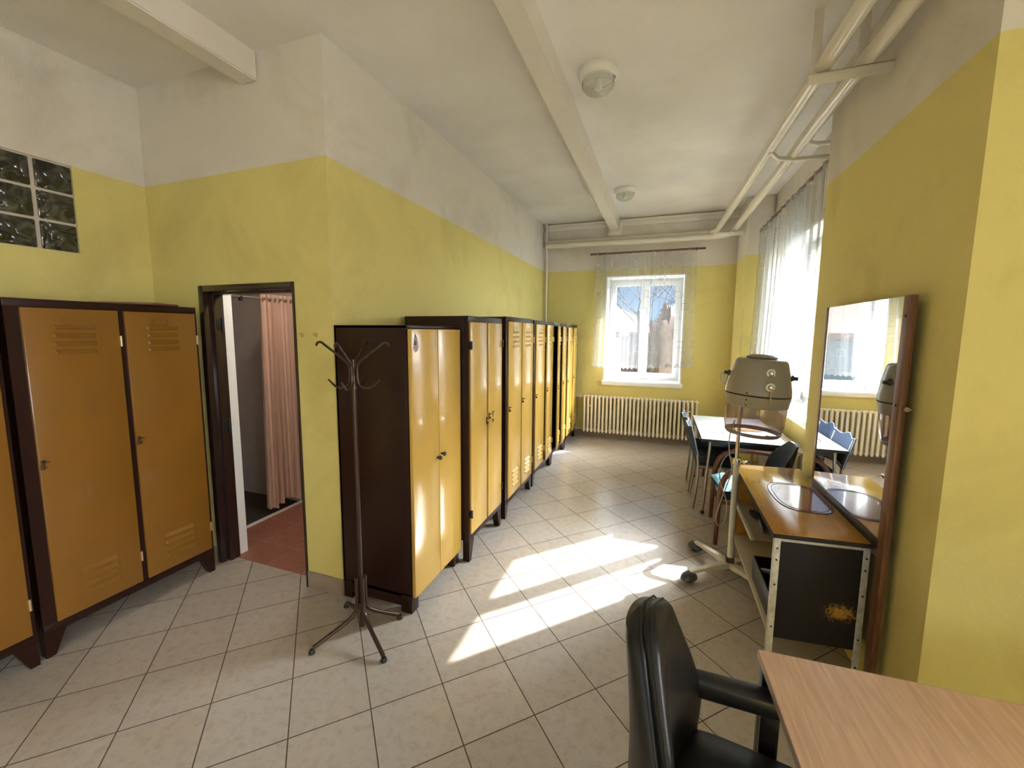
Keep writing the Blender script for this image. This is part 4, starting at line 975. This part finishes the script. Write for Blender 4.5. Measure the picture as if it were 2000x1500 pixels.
def armchair(label, loc, rz):
    """faces +x locally, origin at the middle of the floor print"""
    t = thing('wooden_armchair', label, 'armchair', loc, rz)
    hw = .27
    for s in (-1, 1):
        # front leg rising into the curved armrest
        MB().tube([(.25, s * hw, 0), (.245, s * hw, .30), (.235, s * hw, .50), (.19, s * hw, .61), (.10, s * hw, .655), (-.05, s * hw, .665), (-.19, s * hw, .655)], [.017, .021, .022, .022, .021, .019, .018], 12, smooth=2).build('arm', M_redwood, t)
        MB().tube([(-.27, s * (hw - .03), 0), (-.22, s * (hw - .02), .35), (-.23, s * (hw - .02), .66)], [.015, .019, .017], 12, smooth=1).build('leg', M_redwood, t)
    for a, b in (((.235, -hw, .36), (.235, hw, .36)), ((-.21, -hw + .02, .36), (-.21, hw - .02, .36)), ((.235, -hw, .36), (-.21, -hw + .02, .36)), ((.235, hw, .36), (-.21, hw - .02, .36))): MB().tube([a, b], .014, 10).build('rail', M_redwood, t)
    MB().box(-.22, .27, -.24, .24, .365, .45, .030).build('seat', M_fabric, t)
    rings = []
    for i in range(15):
        v = i / 14; z = .46 + v * .37; hwid = .245 * (1 - .55 * max(0, (v - .35) / .65) ** 2.2); th = .030 * (1 - .5 * v)
        ring = []
        for k in range(28):
            a = 2 * PI * k / 28; yy = hwid * math.cos(a); xx = th * math.sin(a)
            ring.append(Vector((-.20 - (z - .46) * .22 + xx + .10 * (yy / .245) ** 2 - .03, yy, z)))
        rings.append(ring)
    MB().loft(rings).build('backrest', M_fabric, t)
    return t
A1 = armchair('red-brown wooden armchair with black seat, behind the dryer stand', (.755, 3.83, 0), PI - .04)
cu = quilt(.40, .40, .05, 2, 2, 0); cu.xf(Matrix.Translation((-.20, -.20, 0)))
cu = cu.build('seat_cushion', M_cyan, None, (.70, 3.79, .456)); cu.rotation_euler = (0, 0, .12)
tag(cu, 'light blue cushion on the black armchair seat', 'cushion')
t = thing('wooden_stool', 'low red-brown wooden stool half hidden under the pale table', 'stool', (.74, 5.46, 0))
for sx in (-1, 1):
    for sy in (-1, 1): MB().tube([(sx * .185, sy * .16, 0), (sx * .16, sy * .14, .40)], [.016, .021], 10).build('leg', M_redwood, t)
MB().box(-.20, .20, -.18, .18, .40, .435, .012).build('seat', M_fabric, t)
MB().tube([(-.17, -.15, .18), (.17, -.15, .18)], .010, 8).tube([(-.17, .15, .18), (.17, .15, .18)], .010, 8).build('rail', M_redwood, t)

# ------------------------------------------------------------------ desk
t = thing('office_desk', 'beech-topped desk in the lower right corner of the picture', 'desk', (.328, 1.365, 0), math.radians(2.2))
DT = .74
top = MB().box(0, 1.62, -.82, 0, DT - .025, DT, .0015).build('desk_top', M_desk, t)
MB().box(-.0015, .0, -.82, 0, DT - .024, DT - .001).box(0, 1.62, 0, .0015, DT - .024, DT - .001).build('edge_band', mat('beech_edge', (.46, .33, .25), .5), t)
for x, y in ((.022, -.020), (1.59, -.020), (.022, -.795), (1.59, -.795)): MB().box(x - .016, x + .016, y - .016, y + .016, 0, DT - .025, .003).build('leg', M_black, t)
MB().box(.06, 1.55, -.06, -.04, DT - .07, DT - .025).box(.06, 1.55, -.78, -.76, DT - .07, DT - .025).box(.035, .055, -.76, -.06, DT - .07, DT - .025).build('frame_rail', M_black, t)

# ------------------------------------------------------------------ office chair
t = thing('office_chair', 'black leather armchair on wheels drawn up to the beech desk', 'office chair', (.255, 1.02, 0), math.radians(-9))
# local: faces +x, backrest at x=-0.24
def superring(z, hwid, th, x0, curve, n=40):
    r = []
    for k in range(n):
        a = 2 * PI * k / n; c, s = math.cos(a), math.sin(a)
        yy = hwid * math.copysign(abs(c) ** .72, c); xx = th * math.copysign(abs(s) ** .8, s)
        r.append(Vector((x0 + xx + curve * (yy / .25) ** 2, yy, z)))
    return r
def back_rings(dx, grow, z0, z1, n=26):
    R_ = []
    for i in range(n + 1):
        v = i / n; z = z0 + (z1 - z0) * v
        w = .248 * (1 - .66 * max(0, (v - .30) / .70) ** 1.25) * (1 - .03 * max(0, (.25 - v) / .25))
        endr = math.sqrt(max(0.0, 1 - max(0, (v - .93) / .07) ** 2)) if v > .93 else (math.sqrt(max(0.02, 1 - ((.05 - v) / .05) ** 2)) if v < .05 else 1)
        lean = -.235 - .03 * v + .02 * math.sin(v * PI * .9)
        R_.append(superring(z, (w + grow) * max(.12, endr), max(.004, .034 * endr + grow * .3), lean + dx, .085))
    return R_
bk = MB().loft(back_rings(0.012, 0, .44, 1.005)).build('backrest', M_leather, t)
MB().loft(back_rings(-.020, .004, .44, .995)).build('back_shell', M_leather, bk)
# piping seams round the pad
for dx in (.012, -.012):
    pts = []
    rr = back_rings(dx, .0005, .44, 1.005)
    left = [max(r, key=lambda p: p.y) for r in rr]; right = [min(r, key=lambda p: p.y) for r in rr]
    MB().tube(left + list(reversed(right)), .0028, 8).build('piping', M_leather, bk)
seat_r = []
for z, g in ((.435, .86), (.45, .97), (.475, 1.0), (.495, .98), (.51, .90), (.514, .6)):
    ring = []
    for k in range(40):
        a = 2 * PI * k / 40; c, s = math.cos(a), math.sin(a)
        ring.append(Vector((.015 + .265 * g * math.copysign(abs(c) ** .55, c), .25 * g * math.copysign(abs(s) ** .55, s), z + .012 * (c > 0) * 0)))
    seat_r.append(ring)
MB().loft(seat_r).build('seat', M_leather, t)
for s in (-1, 1):
    ar = []
    # the pads splay outwards towards the front
    for x, w, z0, z1 in ((-.20, .020, .612, .672), (-.15, .028, .608, .678), (.0, .031, .604, .672), (.10, .031, .600, .664), (.135, .027, .604, .658), (.15, .016, .614, .648)):
        ring = []; y = s * (.230 + (x + .20) * .19)
        for k in range(20):
            a = 2 * PI * k / 20; ring.append(Vector((x, y + w * math.copysign(abs(math.cos(a)) ** .6, math.cos(a)), (z0 + z1) / 2 + (z1 - z0) / 2 * math.copysign(abs(math.sin(a)) ** .6, math.sin(a)))))
        ar.append(ring)
    a_ = MB().loft(ar).build('armrest', M_black, t)
    y = s * .288
    MB().box(.030, .080, y - .014, y + .014, .44, .61, .006).box(.010, .100, min(y, y - s * .15), max(y, y - s * .15) + .0, .425, .445, .004).build('arm_post', M_black, a_)
MB().lathe([(0, 0), (.03, 0), (.03, .12), (.045, .14), (.045, .17), (0, .17)], (0, 0, .28), 20).build('gas_column', M_black, t)
MB().box(-.12, .10, -.09, .09, .42, .436, .004).box(-.30, -.10, -.03, .03, .41, .425, .003).box(-.285, -.27, -.03, .03, .41, .54, .003).build('mechanism', M_black, t)
MB().lathe([(0, 0), (.045, 0), (.05, .03), (.04, .20), (0, .20)], (0, 0, .085), 20).build('base_hub', M_black, t)
for k in range(5):
    a = math.radians(72 * k + 20); u = Vector((math.cos(a), math.sin(a), 0)); n = Vector((-u.y, u.x, 0))
    leg = MB().loft([[u * f - n * w + Vector((0, 0, z0)), u * f + n * w + Vector((0, 0, z0)), u * f + n * w + Vector((0, 0, z1)), u * f - n * w + Vector((0, 0, z1))] for f, w, z0, z1 in ((.03, .03, .09, .14), (.15, .024, .085, .12), (.29, .016, .07, .09))]).build('leg', M_black, t)
    c = u * .285
    MB().tube([c + Vector((0, 0, .085)), c + Vector((0, 0, .03))], .008, 8).tube([c + n * .028 + Vector((0, 0, .027)), c + n * .006 + Vector((0, 0, .027))], .026, 18).tube([c - n * .028 + Vector((0, 0, .027)), c - n * .006 + Vector((0, 0, .027))], .026, 18).build('caster', M_black, leg)

# ------------------------------------------------------------------ outside
g = MB().box(-30, 45, YB + .55, 60, -.75, -.55).box(XR2 + .4, 45, 2.3, YB + .55, -.75, -.55)
struct('ground_outside', g, M_grass)
t = thing('house', 'brown rendered house with low roof seen through the far window', 'house', (-7.4, 21.0, -.55))
MB().box(0, 7.2, 0, 6, 0, 2.3).build('wall', M_ext, t, smooth=False)
MB().hexa([(-.4, -.5, 2.3), (7.6, -.5, 2.3), (7.6, 6.5, 2.3), (-.4, 6.5, 2.3), (1.0, 2.8, 4.0), (4.6, 2.8, 4.0), (4.6, 3.2, 4.0), (1.0, 3.2, 4.0)]).build('roof', M_roof, t, smooth=False)
MB().box(3.6, 4.7, -.03, 0, 1.2, 2.4).build('window', M_extglass, t, smooth=False)
t = thing('garden_shed', 'pale shed with flat roof left in the far window view', 'shed', (-4.4, 13.5, -.55))
MB().box(0, 3.0, 0, 3, 0, 2.15).build('wall', M_ext2, t, smooth=False)
MB().box(-.2, 3.2, -.2, 3.2, 2.15, 2.3).build('roof', M_roof, t, smooth=False)
MB().box(1.2, 2.1, -.03, 0, .3, 2.1).build('door', M_extglass, t, smooth=False)
def blob(seed, r, h):
    rnd = random.Random(seed); mb = MB()
    bmesh.ops.create_icosphere(mb.bm, subdivisions=4, radius=1)
    for v in mb.bm.verts:
        k = 1 + .10 * math.sin(v.co.x * 7 + seed) * math.sin(v.co.y * 6) + .07 * math.sin(v.co.z * 11 + seed) + rnd.uniform(-.05, .05)
        v.co = Vector((v.co.x * r * k, v.co.y * r * k, (math.copysign(abs(v.co.z) ** .45, v.co.z) + .9) * h / 1.9 * k))
    return mb
for i, (x, y, r, h, lab) in enumerate(((.16, 12.0, .46, 2.75, 'rounded brown bush, the left one right of the window bar'), (1.20, 12.3, .46, 2.7, 'rounded brown bush at the right edge of the far window view'))):
    tag(blob(i + 3, r, h).build('bush', M_hedge, None, (x, y, -.6)), lab, 'bush')
def bare_tree(label, loc, seed, H):
    rnd = random.Random(seed); t = thing('bare_tree', label, 'tree', loc)
    trunk = MB().tube([(0, 0, 0), (.05, 0, H * .25), (0, .05, H * .45)], [.12, .08, .05], 8)
    trunk.build('trunk', M_bark, t)
    mb = MB()
    def br(p, d, L, r, lv):
        q = p + d * L; mid = p + d * L * .5 + Vector((rnd.uniform(-1, 1), rnd.uniform(-1, 1), rnd.uniform(-.3, .6))) * L * .10
        mb.tube([p, mid, q], [r, r * .8, r * .6], 4)
        if lv == 0: return
        for _ in range(3):
            nd = (d + Vector((rnd.uniform(-.9, .9), rnd.uniform(-.9, .9), rnd.uniform(-.2, .6)))).normalized(); br(q if rnd.random() < .6 else mid, nd, L * .72, r * .6, lv - 1)
    for k in range(5):
        a = k * 2.4; br(Vector((0, .05, H * (.30 + .03 * k))), Vector((math.cos(a) * .8, math.sin(a) * .8, .75)).normalized(), H * .20, .028, 4)
    mb.build('branches', M_bark, t)
    return t
bare_tree('bare tree with thin branches before the house roof, left window leaf', (-.9, 18.3, -.6), 4, 7.2)
bare_tree('bare tree with thin branches above the bushes, right window leaf', (1.6, 22.5, -.6), 9, 8.2)
t = thing('house', 'white house with small windows seen through the side window', 'house', (7.5, 9.5, -.55))
MB().box(0, 7, 0, 12, 0, 2.6).build('wall', M_ext2, t, smooth=False)
MB().hexa([(-.4, -.4, 2.6), (7.4, -.4, 2.6), (7.4, 12.4, 2.6), (-.4, 12.4, 2.6), (3.3, 1.5, 3.9), (3.7, 1.5, 3.9), (3.7, 10.5, 3.9), (3.3, 10.5, 3.9)]).build('roof', M_roof, t, smooth=False)
for k in range(4): MB().box(-.03, .0, 1.2 + k * 2.8, 2.3 + k * 2.8, 1.0, 2.1).build('window', M_extglass, t, smooth=False)

# ------------------------------------------------------------------ groups of repeats
GROUPS = {'heating_pipe': 'thick heating pipes under the ceiling', 'riser_pipe': 'riser pipes in the far corner', 'branch_pipe': 'thin branch pipes by the pier',
          'pipe_bracket': 'brackets carrying the heating pipes', 'ceiling_lamp': 'round ceiling lamps', 'sheer_curtain': 'sheer curtains at the windows', 'curtain_rod': 'curtain rods over the windows',
          'radiator': 'cream column radiators', 'dining_chair': 'blue chairs at the pale table', 'seat_cushion': 'cushions on the chairs', 'wall_hook': 'hooks beside the doorway',
          'bush': 'bushes outside the far window', 'bare_tree': 'bare trees outside the far window', 'house': 'houses outside the windows'}
for o in COL.objects:
    if o.parent is None and 'category' in o:
        base = o.name.split('.')[0]
        if base in GROUPS: o['group'] = GROUPS[base]
        elif base == 'locker': o['group'] = 'lockers against the left wall' if o.location.x < -2 else 'tall lockers along the long wall'
